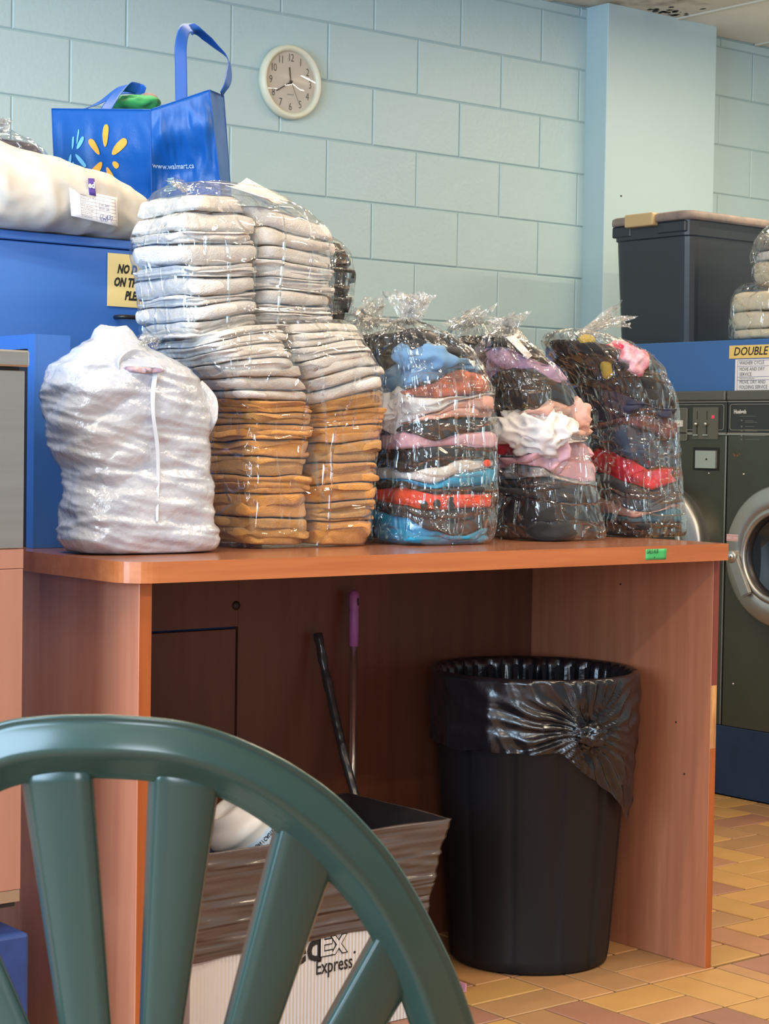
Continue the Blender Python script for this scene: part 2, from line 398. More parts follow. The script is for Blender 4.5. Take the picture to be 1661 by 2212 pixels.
# ---------------------------------------------------------------- walls, pillar, ceiling
YW = 5.38
wall = struct(boxobj('wall_back', M_MORT, -0.6, 8.0, YW + 0.0035, YW + 0.16, -0.05, 2.95))
BCH = {}
def block(x0, x1, z0, z1):
    w, h = x1 - x0 - 0.004, z1 - z0 - 0.0045
    k = (round(w, 4), round(h, 4))
    if k not in BCH:
        bm = bmesh.new(); b = 0.0035
        f = [bm.verts.new((sx * (w / 2 - b), 0, sz * (h / 2 - b))) for sx, sz in ((-1, -1), (1, -1), (1, 1), (-1, 1))]
        e = [bm.verts.new((sx * w / 2, b * 0.8, sz * h / 2)) for sx, sz in ((-1, -1), (1, -1), (1, 1), (-1, 1))]
        g = [bm.verts.new((sx * w / 2, 0.012, sz * h / 2)) for sx, sz in ((-1, -1), (1, -1), (1, 1), (-1, 1))]
        bm.faces.new(f)
        for a, c in ((f, e), (e, g)):
            for i in range(4): bm.faces.new((a[i], c[i], c[(i + 1) % 4], a[(i + 1) % 4]))
        bmesh.ops.recalc_face_normals(bm, faces=bm.faces)
        me = bpy.data.meshes.new('block'); bm.to_mesh(me); bm.free(); me.materials.append(M_WALL); BCH[k] = me
    o = bpy.data.objects.new('block', BCH[k]); COL.objects.link(o); o.parent = wall
    o.location = ((x0 + x1) / 2, YW - 0.001 + random.uniform(-0.0012, 0.0006), (z0 + z1) / 2)
for r in range(14):
    z0 = 2.8135 - 0.2027 * (r + 1) + (0.2027 if r == 0 else 0.2027)
    z0 = 2.8124 - 0.2027 * r; z1 = min(z0 + 0.2027, 2.85)
    off = 0.0 if r % 2 == 1 else 0.204
    off = 0.204 - off
    for c in range(-6, 12):
        xa = 2.833 + off + 0.4085 * c
        block(xa, xa + 0.4085, z0, z1)
pillar = struct(boxobj('wall_pillar', M_PLAST, 5.32, 5.945, 5.264, YW + 0.01, 0, 2.86, bev=0.003))
wr = struct(boxobj('wall_right', M_PLAST, 7.6, 7.7, -3.0, YW, 0, 2.95))
boxobj('anchor_hole', M_INK, 5.405, 5.414, 5.2632, 5.27, 2.118, 2.124, pillar)

ceil = struct(boxobj('ceiling', M_CEIL, -2.5, 8.0, -3.0, 5.5, 2.87, 2.95))
tb = at(1462, 42, Z=2.85).x
M_CST = mat('ceiling_board_stained', srgb(210, 200, 184), 0.85, var=0.9, vcol=srgb(120, 108, 90), vscale=2.2, bump=0.3, bscale=60, bdist=0.002)
r_ = M_CST.node_tree.nodes['Color Ramp'].color_ramp
r_.elements[0].position = 0.30; r_.elements[1].position = 0.42
for i in range(-8, 3):
    x0 = tb + i * 0.61
    if x0 > 7.4: continue
    for j in range(0, 3):
        y1 = YW - j * 1.22
        if i < -2 and j > 1: continue
        boxobj('ceiling_panel', M_CST if i == -1 and j == 0 else M_CEIL, x0 + 0.008, x0 + 0.602, y1 - 1.21, y1 - 0.002, 2.853, 2.868, ceil)
    boxobj('ceiling_bar', M_TBAR, x0 - 0.012, x0 + 0.012, YW - 3.66, YW, 2.8465, 2.853, ceil)
M_MOLD = mat('black_mould', srgb(52, 46, 38), 0.9)
bm = bmesh.new()
random.seed(9)
for k in range(34):
    px, py = random.gauss(1425, 34), random.gauss(27, 8)
    if py > 42 - (px - 1462) * 0.2 - 3: continue
    c = at(px, py, Z=2.8525); r = random.uniform(0.003, 0.012)
    pts = [bm.verts.new((c.x + r * (1.6 * cos(a)) * random.uniform(.5, 1), c.y + r * 2.2 * sin(a) * random.uniform(.5, 1), 2.8522)) for a in [2 * pi * q / 7 for q in range(7)]]
    bm.faces.new(pts)
o = bmobj('mould_spots', bm, M_MOLD, ceil); o['kind'] = 'stuff'

# ---------------------------------------------------------------- clock
cc = Vector((3.886, YW, 2.378)); R0 = 0.127
clk = thing('wall_clock', 'round wall clock with cream rim and black numerals high on the block wall', 'clock', cc)
MC = Matrix.Translation(cc) @ FY
bm = bmesh.new(); lathe(bm, [(R0 * .93, 0), (R0, 0.006), (R0, 0.020), (R0 * .965, 0.031), (R0 * .90, 0.034), (R0 * .83, 0.026), (R0 * .815, 0.016)], 96, MC)
bmobj('rim', bm, M_CREAMP, clk, True)
bm = bmesh.new(); bmesh.ops.create_circle(bm, cap_ends=True, segments=72, radius=R0 * .83, matrix=MC @ Matrix.Translation((0, 0, 0.0165)))
bmobj('dial', bm, mat('dial_white', srgb(206, 196, 184), 0.6), clk)
for h in range(1, 13):
    a = radians(90 - 30 * h); rr = R0 * 0.655
    me_o = text('numeral', str(h), 0.038, MC @ Matrix.Translation((rr * cos(a), rr * sin(a) - 0.0125, 0.0172)), M_INK, clk, align='CENTER', xs=0.80, space=0.85, bold=-0.0004)
text('maker_mark', 'QUARTZ', 0.007, MC @ Matrix.Translation((0, -0.045, 0.0172)), mat('grey_ink', (0.15, 0.15, 0.15), .6), clk, align='CENTER')
def hand(name, ang, l, w, z, back=0.0):
    bm = bmesh.new(); a = radians(90 - ang); d = Vector((cos(a), sin(a), 0)); p = Vector((-d.y, d.x, 0))
    b, e = -d * back, d * l
    lo = [b + p * w, e + p * w * .75, e - p * w * .75, b - p * w]
    v0 = [bm.verts.new(MC @ (v + Vector((0, 0, z)))) for v in lo]; v1 = [bm.verts.new(MC @ (v + Vector((0, 0, z + 0.0008)))) for v in lo]
    bm.faces.new(v0[::-1]); bm.faces.new(v1)
    for i in range(4): bm.faces.new((v0[i], v0[(i + 1) % 4], v1[(i + 1) % 4], v1[i]))
    bmobj(name, bm, M_INK, clk)
hand('hour_hand', -7, 0.050, 0.0026, 0.0185, 0.006); hand('minute_hand', 239, 0.072, 0.0019, 0.0198, 0.008); hand('second_hand', 154, 0.080, 0.0006, 0.021, 0.012)
bm = bmesh.new(); lathe(bm, [(0.0001, 0.0225), (0.005, 0.022), (0.005, 0.0175)], 20, MC); bmobj('hub', bm, M_INK, clk, True)
M_LENS = film('clock_lens', lo=0.05, hi=0.5, rough=0.02, milky=0.0, scale=0.6, strength=0.0, dist=0.0)
bm = bmesh.new(); lathe(bm, [(0.0005, 0.0335), (R0 * .3, 0.0325), (R0 * .6, 0.029), (R0 * .84, 0.024)], 64, MC); bmobj('lens', bm, M_LENS, clk, True)
adopt(clk)

# ---------------------------------------------------------------- wooden folding counter
DX0, DX1, DY0, DY1, DZ = 1.682, 3.200, 2.765, 3.405, 0.940
desk = thing('folding_counter', 'cherry laminate counter with open knee space, carrying the laundry bags', 'counter', (2.45, 3.05, 0))
bm = bmesh.new()
R = 0.058
outl = [(DX0, DY1 - 0.006), (DX0, DY0 + R)] + [(DX0 + R - R * cos(a), DY0 + R - R * sin(a)) for a in [radians(t) for t in range(10, 90, 10)]] + [(DX0 + R, DY0), (DX1 - 0.004, DY0), (DX1, DY0 + 0.004), (DX1, DY1 - 0.006)]
lo = [bm.verts.new((x, y, 0.9035)) for x, y in outl]; hi = [bm.verts.new((x, y, DZ)) for x, y in outl]
bm.faces.new(hi); bm.faces.new(lo[::-1])
side_faces = [bm.faces.new((lo[i], lo[(i + 1) % len(outl)], hi[(i + 1) % len(outl)], hi[i])) for i in range(len(outl))]
bmesh.ops.recalc_face_normals(bm, faces=bm.faces)
M_TOPF = wood('cherry_laminate_glossy', srgb(168, 112, 84), srgb(150, 96, 70), 'x', 0.16)
me = bpy.data.meshes.new('counter_top'); bm.to_mesh(me); bm.free(); me.materials.append(M_WX); me.materials.append(M_TOPF); me.polygons[0].material_index = 1
ct = link('counter_top', me, None, desk)
boxobj('side_panel', M_WZ, 1.722, 1.748, 2.796, 3.385, 0.0, 0.903, desk, 0.001)
boxobj('edge_band', M_WEDGE, 1.7235, 1.7465, 2.7948, 2.7960, 0.0, 0.902, desk)
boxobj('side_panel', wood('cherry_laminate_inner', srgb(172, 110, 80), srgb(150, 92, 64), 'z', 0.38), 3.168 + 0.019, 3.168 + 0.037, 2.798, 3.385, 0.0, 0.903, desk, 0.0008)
p1, p2, p3 = at(1543, 1480, Y=2.797).z, at(1540, 1617, Y=2.797).z, 0.0
M_MAR = mat('maroon_worn_edge', srgb(118, 56, 48), 0.5, var=0.85, vcol=srgb(176, 120, 76), vscale=7, stretch=(10, 10, 2))
r_ = M_MAR.node_tree.nodes['Color Ramp'].color_ramp; r_.elements[0].position = 0.24; r_.elements[1].position = 0.31
M_CHIP = mat('bare_particle_board', srgb(214, 164, 104), 0.8, var=0.5, vscale=8, stretch=(12, 12, 1), vcol=srgb(150, 92, 52))
bx0, bx1 = 3.1878, 3.2042
boxobj('edge_band', M_MAR, bx0, bx1, 2.7962, 2.7979, p1, 0.902, desk)
boxobj('edge_band', M_CHIP, bx0, bx1, 2.7966, 2.7979, p2, p1 - 0.0004, desk)
boxobj('edge_band', M_WEDGE, bx0, bx1, 2.7962, 2.7979, 0.0, p2 - 0.0004, desk)
# back panel with a cut access door
YB = 3.372
dx1, dz1 = 2.322, 0.746
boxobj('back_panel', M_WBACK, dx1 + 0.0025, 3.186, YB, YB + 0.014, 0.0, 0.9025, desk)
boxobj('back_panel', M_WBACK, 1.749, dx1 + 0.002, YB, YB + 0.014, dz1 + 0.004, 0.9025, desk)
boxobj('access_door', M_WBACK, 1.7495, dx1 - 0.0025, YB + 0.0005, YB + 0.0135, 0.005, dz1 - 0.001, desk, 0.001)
kn = at(510, 1308, Y=YB)
bm = bmesh.new(); lathe(bm, [(0.0005, 0.006), (0.004, 0.006), (0.009, 0.003), (0.010, 0.0)], 24, Matrix.Translation((kn.x, YB, kn.z)) @ FY)
bmobj('cable_grommet', bm, mat('worn_dark_metal', (0.05, 0.04, 0.035), 0.5, 0.6), desk, True)
# smudges: worn patch behind the broom handles
for px, py in ((1478, 1672), (1460, 1560), (1340, 1262)):
    q = at(px, py, X=3.1865); boxobj('scuff_mark', M_INK, 3.1860, 3.1872, q.y - 0.002, q.y + 0.002, q.z - 0.002, q.z + 0.002, desk)
adopt(desk)
g = [at(1395, 1186.5, Y=DY0), at(1440, 1185, Y=DY0), at(1438, 1208, Y=DY0), at(1394, 1209.5, Y=DY0)]
gl = thing('tape_label', 'small green tape label with handwriting on the front edge of the counter', 'label', tuple(g[0] - Vector((0, .001, 0))))
sheet('tape', [v + Vector((0, -0.0006, 0)) for v in g], M_GTAPE, gl, 0.0005)
text('handwriting', 'GiRLS AUB', 0.0115, Matrix.Translation(g[3] + Vector((0.0015, -0.0012, 0.013))) @ FY, M_INK, gl, shear=0.15, xs=0.66, ys=1.15)
text('handwriting', 'x', 0.008, Matrix.Translation(g[3] + Vector((0.024, -0.0012, 0.003))) @ FY, M_INK, gl)
adopt(gl)

# ---------------------------------------------------------------- left machines
cab = thing('dryer_cabinet', 'tall blue enamelled cabinet behind the counter under the cream laundry bag', 'cabinet', (1.7, 3.9, 0))
CYF = 3.42; ZT = at(286, 542, Y=CYF).z
boxobj('body', M_BLUE, 0.7, 2.42, CYF, 4.6, 0.0, ZT, cab, 0.002)
boxobj('top_cap', M_BLUE, 0.694, 2.426, CYF - 0.004, 4.604, ZT + 0.002, ZT + 0.020, cab, 0.002)
hz = at(245, 683, Y=CYF); hx2 = at(325, 688, Y=CYF - .03).x
bm = bmesh.new(); tube(bm, [(hz.x + 0.004, CYF + 0.002, hz.z - .002), (hz.x + 0.002, CYF - 0.022, hz.z - .002), (hz.x + 0.010, CYF - 0.03, hz.z - .002), (hz.x + 0.105, CYF - 0.03, hz.z - .002), (hz.x + 0.113, CYF - 0.022, hz.z - .002), (hz.x + 0.111, CYF + 0.002, hz.z - .002)], 0.0046, 12)
bmobj('handle', bm, M_BLACKP, cab, True)
adopt(cab)
s0 = at(232.5, 546, Y=CYF - 0.002); s1 = at(234, 661, Y=CYF - 0.002); SW = 0.15
sg = thing('notice_sign', 'yellowed notice taped to the blue cabinet, half hidden by the towel bag', 'sign', (s0.x, CYF - .003, s1.z))
boxobj('paper', M_YSIGN, s0.x, s0.x + SW, CYF - 0.0035, CYF - 0.002, s1.z, s0.z, sg)
for s, px, py in (('NO D', 253, 589), ('ON THE', 245, 617), ('PLEASE', 269, 647)):
    q = at(px, py, Y=CYF - 0.0036)
    text('lettering', s, 0.0245, Matrix.Translation(q) @ FY, M_INK, sg, shear=0.30, bold=0.0013, xs=0.70, space=1.02)
adopt(sg)
# small blue machine housing standing on the counter's left end
bh = thing('machine_housing', 'narrow blue steel machine housing with bright cut-out frame at the left end', 'housing', (1.77, 3.3, 0.94))
hx0, hx1, hy0 = 1.734, 1.8085, 3.192; hz1 = at(72, 721, Y=hy0).z
boxobj('front_face', M_BLUE, hx0, hx1, hy0, hy0 + 0.004, DZ + 0.0005, hz1, bh)
boxobj('side_face', M_BLUE, hx1 - 0.003, hx1, hy0 + 0.0042, CYF - 0.006, DZ + 0.0005, hz1 - .001, bh)
boxobj('frame_stile', M_BLUE, hx0 - 0.001, hx0 + 0.003, hy0 - 0.0005, hy0 + 0.026, DZ + 0.0005, hz1, bh)
boxobj('frame_rail', M_BLUE, hx0 - 0.001, hx0 + 0.003, hy0 + 0.0265, CYF - 0.006, hz1 - 0.027, hz1, bh)
boxobj('recess', M_INK, hx0 + 0.012, hx0 + 0.016, hy0 + 0.01, CYF - 0.006, DZ + 0.001, hz1 - 0.004, bh)
adopt(bh)
# stainless machine at the far left
sm = thing('stainless_machine', 'stainless steel machine with brown reflection painted on its lower front, at the left edge', 'machine', (1.2, 3.05, 0.39))
SX, SY = 1.503, 2.80
boxobj('carcass', mat('machine_black', (0.02, 0.02, 0.02), 0.5), 0.75, SX - 0.004, SY + 0.012, 3.15, 0.375, 1.262, sm)
zb = at(20, 1186, Y=SY).z
boxobj('upper_panel', M_STEEL, 0.75, SX, SY, SY + 0.010, zb + .0005, 1.256, sm, 0.001)
boxobj('top_lid', M_STEEL, 0.75, SX + 0.007, SY - 0.004, 3.155, 1.2625, at(54, 757, Y=SY).z, sm, 0.003)
zc = at(20, 1229, Y=SY).z
boxobj('painted_reflection_band', M_BROWNREF, 0.75, SX, SY, SY + 0.010, zc + .0005, zb - .0005, sm)
boxobj('painted_reflection', M_BROWNREF, 0.75, SX, SY, SY + 0.010, 0.405, zc - .0005, sm, 0.0008)  # band and lower front carry the reflected brown as painted colour
boxobj('bottom_rail', M_STEEL, 0.75, SX - 0.001, SY + 0.001, SY + 0.013, 0.385, 0.4045, sm)
adopt(sm)
zp = at(58, 2012, Y=2.8).z
pl = thing('blue_plinth', 'scuffed blue base block under the stainless machine beside the counter', 'plinth', (1.2, 3.0, 0))
boxobj('block_body', mat('blue_plinth_paint', srgb(44, 74, 140), 0.45, var=0.4, vscale=8), 0.75, 1.515, 2.79, 3.2, 0.0, zp, pl, 0.006, 2)
bm = bmesh.new()
random.seed(3)
for k in range(26):
    c = Vector((random.uniform(1.36, 1.47), random.uniform(2.83, 2.9), zp + random.uniform(0.004, 0.034 * random.random() + 0.006)))
    bmesh.ops.create_icosphere(bm, subdivisions=1, radius=random.uniform(0.008, 0.018), matrix=Matrix.Translation(c) @ Matrix.Diagonal((1.4, 1, 0.5, 1)))
o = bmobj('lint_debris', bm, mat('lint', srgb(110, 96, 82), 0.95, var=0.4, vscale=40), pl); o['kind'] = 'stuff'
boxobj('foot', mat('machine_black', (0, 0, 0)), 0.80, 1.36, 2.95, 3.1, zp, 0.3745, pl)
adopt(pl)

# ---------------------------------------------------------------- washers on the right
WX = 4.835
def fx(px, py, x=WX): q = at(px, py, X=x); return q.y, q.z
plw = thing('washer_plinth', 'dark navy painted plinth under the charcoal washers', 'plinth', (5.2, 4.2, 0))
boxobj('plinth_body', M_NAVY, WX, 5.6, 3.45, 4.80, 0.0, 0.2285, plw, 0.002); adopt(plw)
hdr = thing('washer_bulkhead', 'blue enamelled bulkhead box behind the tops of the charcoal washers', 'bulkhead', (5.2, 4.2, 1.3))
boxobj('bulkhead_body', M_BLUED, 4.862, 5.62, 3.45, 5.10, 1.20, 1.503, hdr, 0.002); adopt(hdr)
def rrect(cy, cz, w, h, r, n=5):
    pts = []
    for qx, qz, a0 in ((1, 1, 0), (-1, 1, 90), (-1, -1, 180), (1, -1, 270)):
        for k in range(n + 1):
            a = radians(a0 + 90 * k / n); pts.append((cy + qx * (w / 2 - r) + r * cos(a), cz + qz * (h / 2 - r) + r * sin(a)))
    return pts
def plate(name, pts, x0, x1, m, parent):
    bm = bmesh.new(); a = [bm.verts.new((x0, y, z)) for y, z in pts]; b = [bm.verts.new((x1, y, z)) for y, z in pts]
    bm.faces.new(a); bm.faces.new(b[::-1])
    for i in range(len(pts)): bm.faces.new((a[i], a[(i + 1) % len(pts)], b[(i + 1) % len(pts)], b[i]))
    return bmobj(name, bm, m, parent)
def outline(name, pts, x, t, m, parent):
    bm = bmesh.new(); tube(bm, [(x, y, z) for y, z in pts] + [(x, *pts[0])], t, 6, cap=False)
    return bmobj(name, bm, m, parent)
def washer(y0, y1, label):
    w = thing('washing_machine', label, 'washer', (5.1, (y0 + y1) / 2, 0.2285), 'front loading washers along the right')
    yc = (y0 + y1) / 2; g = 0.003
    boxobj('body', M_GREY, WX, 5.55, y0 + g, y1 - g, 0.229, 1.19, w, 0.003)
    boxobj('control_console', M_PANEL, WX - 0.001, 4.856, y0 + g, y1 - g, 1.192, 1.297, w, 0.001)
    boxobj('top_lip', M_GREY2, WX - 0.012, 4.858, y0 + g, y1 - g, 1.302, 1.335, w, 0.004)
    for z in (1.1935, 1.2975): boxobj('trim_strip', M_LINE, WX - 0.004, WX + 0.001, y0 + g, y1 - g, z, z + 0.003, w)
    for a, b in ((y0 + 0.012, yc - 0.006), (yc + 0.006, y1 - 0.012)): pass
    R1, xc = 0.230, WX - 0.05
    MW = Matrix.Translation((WX, yc, 0.805)) @ FX
    bm = bmesh.new(); lathe(bm, [(R1 * .95, 0.0), (R1 * .97, 0.03), (R1, 0.045), (R1 * .99, 0.056), (R1 * .96, 0.062), (R1 * .80, 0.070), (R1 * .685, 0.073), (R1 * .675, 0.069), (R1 * .665, 0.075), (R1 * .60, 0.078), (R1 * .585, 0.07), (R1 * .57, 0.04)], 96, MW)
    dr = bmobj('door_ring', bm, M_ALU, w, True)
    bm = bmesh.new(); lathe(bm, [(R1 * .575, 0.052), (R1 * .5, 0.046), (R1 * .3, 0.035), (0.001, 0.030)], 64, MW)
    bmobj('door_glass', bm, M_GLASS, dr, True)
    bm = bmesh.new(); lathe(bm, [(R1 * .575, 0.066), (R1 * .55, 0.062), (R1 * .53, 0.05)], 64, MW)
    bmobj('glass_gasket', bm, M_BLACKP, dr, True)
    # latch handle on the far side
    hy, hz_ = yc + 0.172, 0.797
    bm = bmesh.new()
    lathe(bm, [(0.0005, 0.100), (0.018, 0.099), (0.021, 0.095), (0.021, 0.066)], 28, Matrix.Translation((WX, hy, hz_)) @ FX)
    bmobj('handle_boss', bm, M_ALU, dr, True)
    bm = bmesh.new(); lathe(bm, [(0.0005, 0.104), (0.009, 0.103), (0.012, 0.0985)], 20, Matrix.Translation((WX, hy, hz_)) @ FX); bmobj('lock_screw', bm, M_CHROME, dr, True)
    bm = bmesh.new(); d = Vector((0, -0.062, -0.122)); n = Vector((0, d.z, -d.y)).normalized()
    b0, b1 = Vector((0, hy, hz_)) + n * 0, Vector((0, hy, hz_)) + d
    P = [b0 + n * 0.020, b1 + n * 0.019, b1 - n * 0.019, b0 - n * 0.020]
    lo = [bm.verts.new((WX - 0.078, p.y, p.z)) for p in P]; hi = [bm.verts.new((WX - 0.094, p.y, p.z)) for p in P]
    bm.faces.new(hi); bm.faces.new(lo[::-1])
    for i in range(4): bm.faces.new((lo[i], lo[(i + 1) % 4], hi[(i + 1) % 4], hi[i]))
    bmesh.ops.bevel(bm, geom=bm.edges[:], offset=0.004, segments=2, affect='EDGES'); bmobj('handle', bm, M_ALU, dr)
    for yy, zz in ((y1 - 0.075, 1.062), (y1 - 0.24, 1.064), (y0 + 0.075, 1.062), (y1 - 0.05, 0.372)):
        bm = bmesh.new(); lathe(bm, [(0.0003, 0.004), (0.003, 0.003), (0.004, 0.0)], 12, Matrix.Translation((WX, yy, zz)) @ FX); bmobj('screw', bm, M_CHROME, w, True)
    return w, yc, hy
w1, yc1, hy1 = washer(4.2, 4.765, 'charcoal front loading washer with lit coin slide, partly behind the rightmost clothes bag')
w2, yc2, hy2 = washer(3.635, 4.2, 'charcoal front loading washer with full round steel door at the right edge')
# machine 1 console
def pr(pts): return [fx(*p) for p in pts]
ya, za = fx(1567, 874); yb, zb_ = fx(1463, 955)
outline('console_border', rrect((4.212 + 4.750) / 2, 1.248, 4.750 - 4.214, 0.084, 0.008), WX - 0.003, 0.0009, M_LINE, w1)
ya, za = fx(1499, 880); yb, zb_ = fx(1552, 949)
cp_ = plate('coin_slide_plate', rrect((ya + yb) / 2, (za + zb_) / 2, abs(ya - yb), abs(za - zb_), 0.002), WX - 0.005, WX, M_PANL2, w1)
for px in (1507.5, 1528.5):
    yy, z1_ = fx(px, 940); _, z0_ = fx(px, 888)
    boxobj('coin_slot', M_INK, WX - 0.0056, WX - 0.005, yy - 0.0012, yy + 0.0012, fx(px, 907)[1], fx(px, 888)[1], cp_)
    bm = bmesh.new(); kz = fx(px, 916)[1]
    bmesh.ops.create_uvsphere(bm, u_segments=16, v_segments=10, radius=0.0065, matrix=Matrix.Translation((WX - 0.012, yy, kz)))
    bmobj('coin_knob', bm, M_CHROME, cp_, True)
    boxobj('slide_track', M_INK, WX - 0.0062, WX - 0.005, yy - 0.0018, yy + 0.0018, fx(px, 938)[1], kz - 0.004, cp_)
    boxobj('slide_foot', M_CHROME, WX - 0.012, WX - 0.005, yy - 0.009, yy + 0.012, fx(px, 941)[1], fx(px, 938.5)[1], cp_)
q = at(1537, 903, X=WX - .006)
text('lit_digits', '10', 0.011, Matrix.Translation(q) @ FX, mat('red_led', (1, 0.02, 0.05), 0.5, emit=((1, 0.01, 0.06), 2.2)), w1, bold=0.0008)
ya, za = fx(1443, 882); yb, zb_ = fx(1485, 951)
plate('dial_plate', rrect((ya + yb) / 2, (za + zb_) / 2, abs(ya - yb), abs(za - zb_), 0.004), WX - 0.004, WX, M_PANL2, w1)
outline('dial_plate_border', rrect((ya + yb) / 2, (za + zb_) / 2, abs(ya - yb), abs(za - zb_), 0.004), WX - 0.0045, 0.0006, M_LINE, w1)
ya, za = fx(1462, 908); yb, zb_ = fx(1477, 922)
plate('push_button', rrect((ya + yb) / 2, (za + zb_) / 2, abs(ya - yb), abs(za - zb_), 0.001), WX - 0.010, WX - 0.004, M_WHITEP, w1)
ya, za = fx(1498, 966); yb, zb_ = fx(1553, 1017)
plate('coin_box_recess', rrect((ya + yb) / 2, (za + zb_) / 2, abs(ya - yb), abs(za - zb_), 0.001), WX - 0.002, WX, M_INK, w1)
ya, za = fx(1506, 973); yb, zb_ = fx(1549, 1012)
plate('coin_box_door', rrect((ya + yb) / 2, (za + zb_) / 2, abs(ya - yb), abs(za - zb_), 0.002), WX - 0.010, WX - 0.002, mat('coin_door_metal', (0.55, 0.60, 0.56), 0.3, 0.7), w1)
yy, zz = fx(1525.5, 992, WX - .011)
bm = bmesh.new(); lathe(bm, [(0.0003, 0.013), (0.003, 0.0125), (0.0034, 0.009)], 14, Matrix.Translation((WX, yy, zz)) @ FX); bmobj('coin_box_lock', bm, M_INK, w1, True)
# machine 2 console
outline('console_border', rrect((3.65 + 4.186) / 2, 1.248, 4.186 - 3.65, 0.084, 0.008), WX - 0.003, 0.0009, M_LINE, w2)
M_PRINT = mat('silver_print', srgb(200, 200, 196), 0.5)
M_PRINT2 = mat('dim_print', srgb(120, 120, 112), 0.5)
text('brand_lettering', 'Huebsch', 0.0175, Matrix.Translation(at(1585, 893, X=WX - .002)) @ FX, M_PRINT, w2, bold=0.0010, xs=0.86)
for i, (px, py, wd) in enumerate(((1599, 899, 34), (1610, 909, 18), (1610, 912, 26), (1610, 921, 20), (1610, 928, 18), (1610, 931, 26), (1610, 941, 44), (1610, 949, 30))):
    a, z_ = fx(px, py); b, _ = fx(px + wd, py)
    boxobj('instruction_line', M_PRINT2, WX - 0.0022, WX - 0.001, b, a, z_ - 0.0009, z_ + 0.0004, w2)
for py in (908, 921, 930, 941, 949):
    a, z_ = fx(1602.5, py); boxobj('instruction_icon', M_PRINT2, WX - 0.0022, WX - 0.001, a - 0.003, a + 0.0025, z_ - 0.003, z_ + 0.002, w2)
M_RUST = mat('rust_stain', srgb(140, 84, 56), 0.8)
for k, (px, py, r) in enumerate(((1587, 984, .004), (1593, 984, .0035), (1597, 981, .0025), (1584, 981, .002))):
    yy, zz = fx(px, py); bm = bmesh.new(); bmesh.ops.create_circle(bm, cap_ends=True, segments=9, radius=r, matrix=Matrix.Translation((WX - 0.0006, yy, zz)) @ FX)
    bmobj('rust_spot', bm, M_RUST, w2)
hy = hy2
yy, zz = at(1582, 1162, X=WX - .071).yz
boxobj('warning_sticker', mat('pink_sticker', srgb(222, 190, 190), 0.6), WX - 0.0722, WX - 0.0690, yy - 0.024, yy + 0.024, zz - 0.0105, zz + 0.0115, w2)
for i, s in enumerate(('DO NOT OPEN DOOR', 'WHILE', 'MACHINE IS RUNNING')):
    text('sticker_lettering', s, 0.0052, Matrix.Translation((WX - 0.0724, yy, zz + 0.0045 - 0.0065 * i)) @ FX, mat('red_print', srgb(176, 90, 96), 0.6), w2, align='CENTER', xs=0.9)
adopt(w1); adopt(w2)
# signs on the bulkhead
XS = 4.8615
d0 = at(1576, 747, X=XS); d1 = at(1577, 775, X=XS)
ds = thing('price_sign', 'yellow sign strip reading DOUBLE on the blue bulkhead', 'sign', (XS, d0.y - .1, d1.z))
boxobj('strip', mat('yellow_strip', srgb(232, 200, 120), 0.55), XS - 0.0012, XS, d0.y - 0.32, d0.y, d1.z, d0.z, ds)
text('lettering', 'DOUBLE LOAD', 0.0385, Matrix.Translation(at(1584, 768, X=XS - .0013)) @ FX, M_INK, ds, shear=0.22, bold=0.0005, xs=0.97)
adopt(ds)
l0 = at(1589, 776, X=XS - .002); l1z = at(1590, 846, X=XS - .002).z
ps = thing('service_notice', 'white notice listing wash and folding services below the yellow strip', 'sign', (XS - .003, l0.y - .1, l1z))
boxobj('paper', M_PAPER, XS - 0.0035, XS - 0.0022, l0.y - 0.22, l0.y, l1z + 0.0005, l0.z - .001, ps)
for s, py, sz in (('WASHER CYCLE', 788, .0165), ('MOVE AND DRY', 801.5, .0165), ('SERVICE', 812.5, .0165), ('DOES NOT INCLUDE SOAP', 819.3, .006), ('MOVE, DRY AND', 829, .0165), ('FOLDING SERVICE', 840, .0165)):
    text('lettering', s, sz, Matrix.Translation(at(1597, py, X=XS - .0037)) @ FX, mat('slate_ink', srgb(62, 66, 76), .6), ps, xs=0.87)
for py in (779, 791.5, 814.5, 821.5, 843.5):
    zz = at(1600, py, X=XS - .0037).z; boxobj('ruled_line', M_INKB, XS - 0.0039, XS - 0.0034, l0.y - 0.21, l0.y - 0.010, zz - .0006, zz + .0006, ps)
boxobj('ruled_line', M_INKB, XS - 0.0039, XS - 0.0034, l0.y - 0.0106, l0.y - 0.0096, l1z + .003, l0.z - 0.006, ps)
adopt(ps)

# ---------------------------------------------------------------- storage tote on the bulkhead
tote = thing('storage_tote', 'big dark plastic storage tote with beige latch on top of the bulkhead', 'tote', (5.2, 4.62, 1.503))
tx0 = 4.955
nr, fr = at(1490, 470, X=tx0), at(1318, 488, X=tx0)
ty0, ty1, tzt = nr.y, fr.y, nr.z
TW = 0.66
M_TOTE = mat('tote_plastic', srgb(44, 50, 58), 0.38, bump=0.08, bscale=14, bdist=0.004)
bm = bmesh.new()
prof = [(0.90, 0.0), (0.915, 0.01), (0.97, 0.80), (0.972, 0.86), (0.99, 0.87), (0.995, 1.0)]
cx_, cy_ = tx0 + TW / 2, (ty0 + ty1) / 2; hw, hd = TW / 2, (ty1 - ty0) / 2; HT = tzt - 1.503
rings = []
for s, t in prof:
    ring = []
    for qx, qy, a0 in ((1, 1, 0), (-1, 1, 90), (-1, -1, 180), (1, -1, 270)):
        for k in range(5):
            a = radians(a0 + 22.5 * k); r = 0.045
            ring.append(bm.verts.new((cx_ + qx * (hw * s - r) + r * cos(a), cy_ + qy * (hd * s - r) + r * sin(a), 1.5035 + HT * t)))
    rings.append(ring)
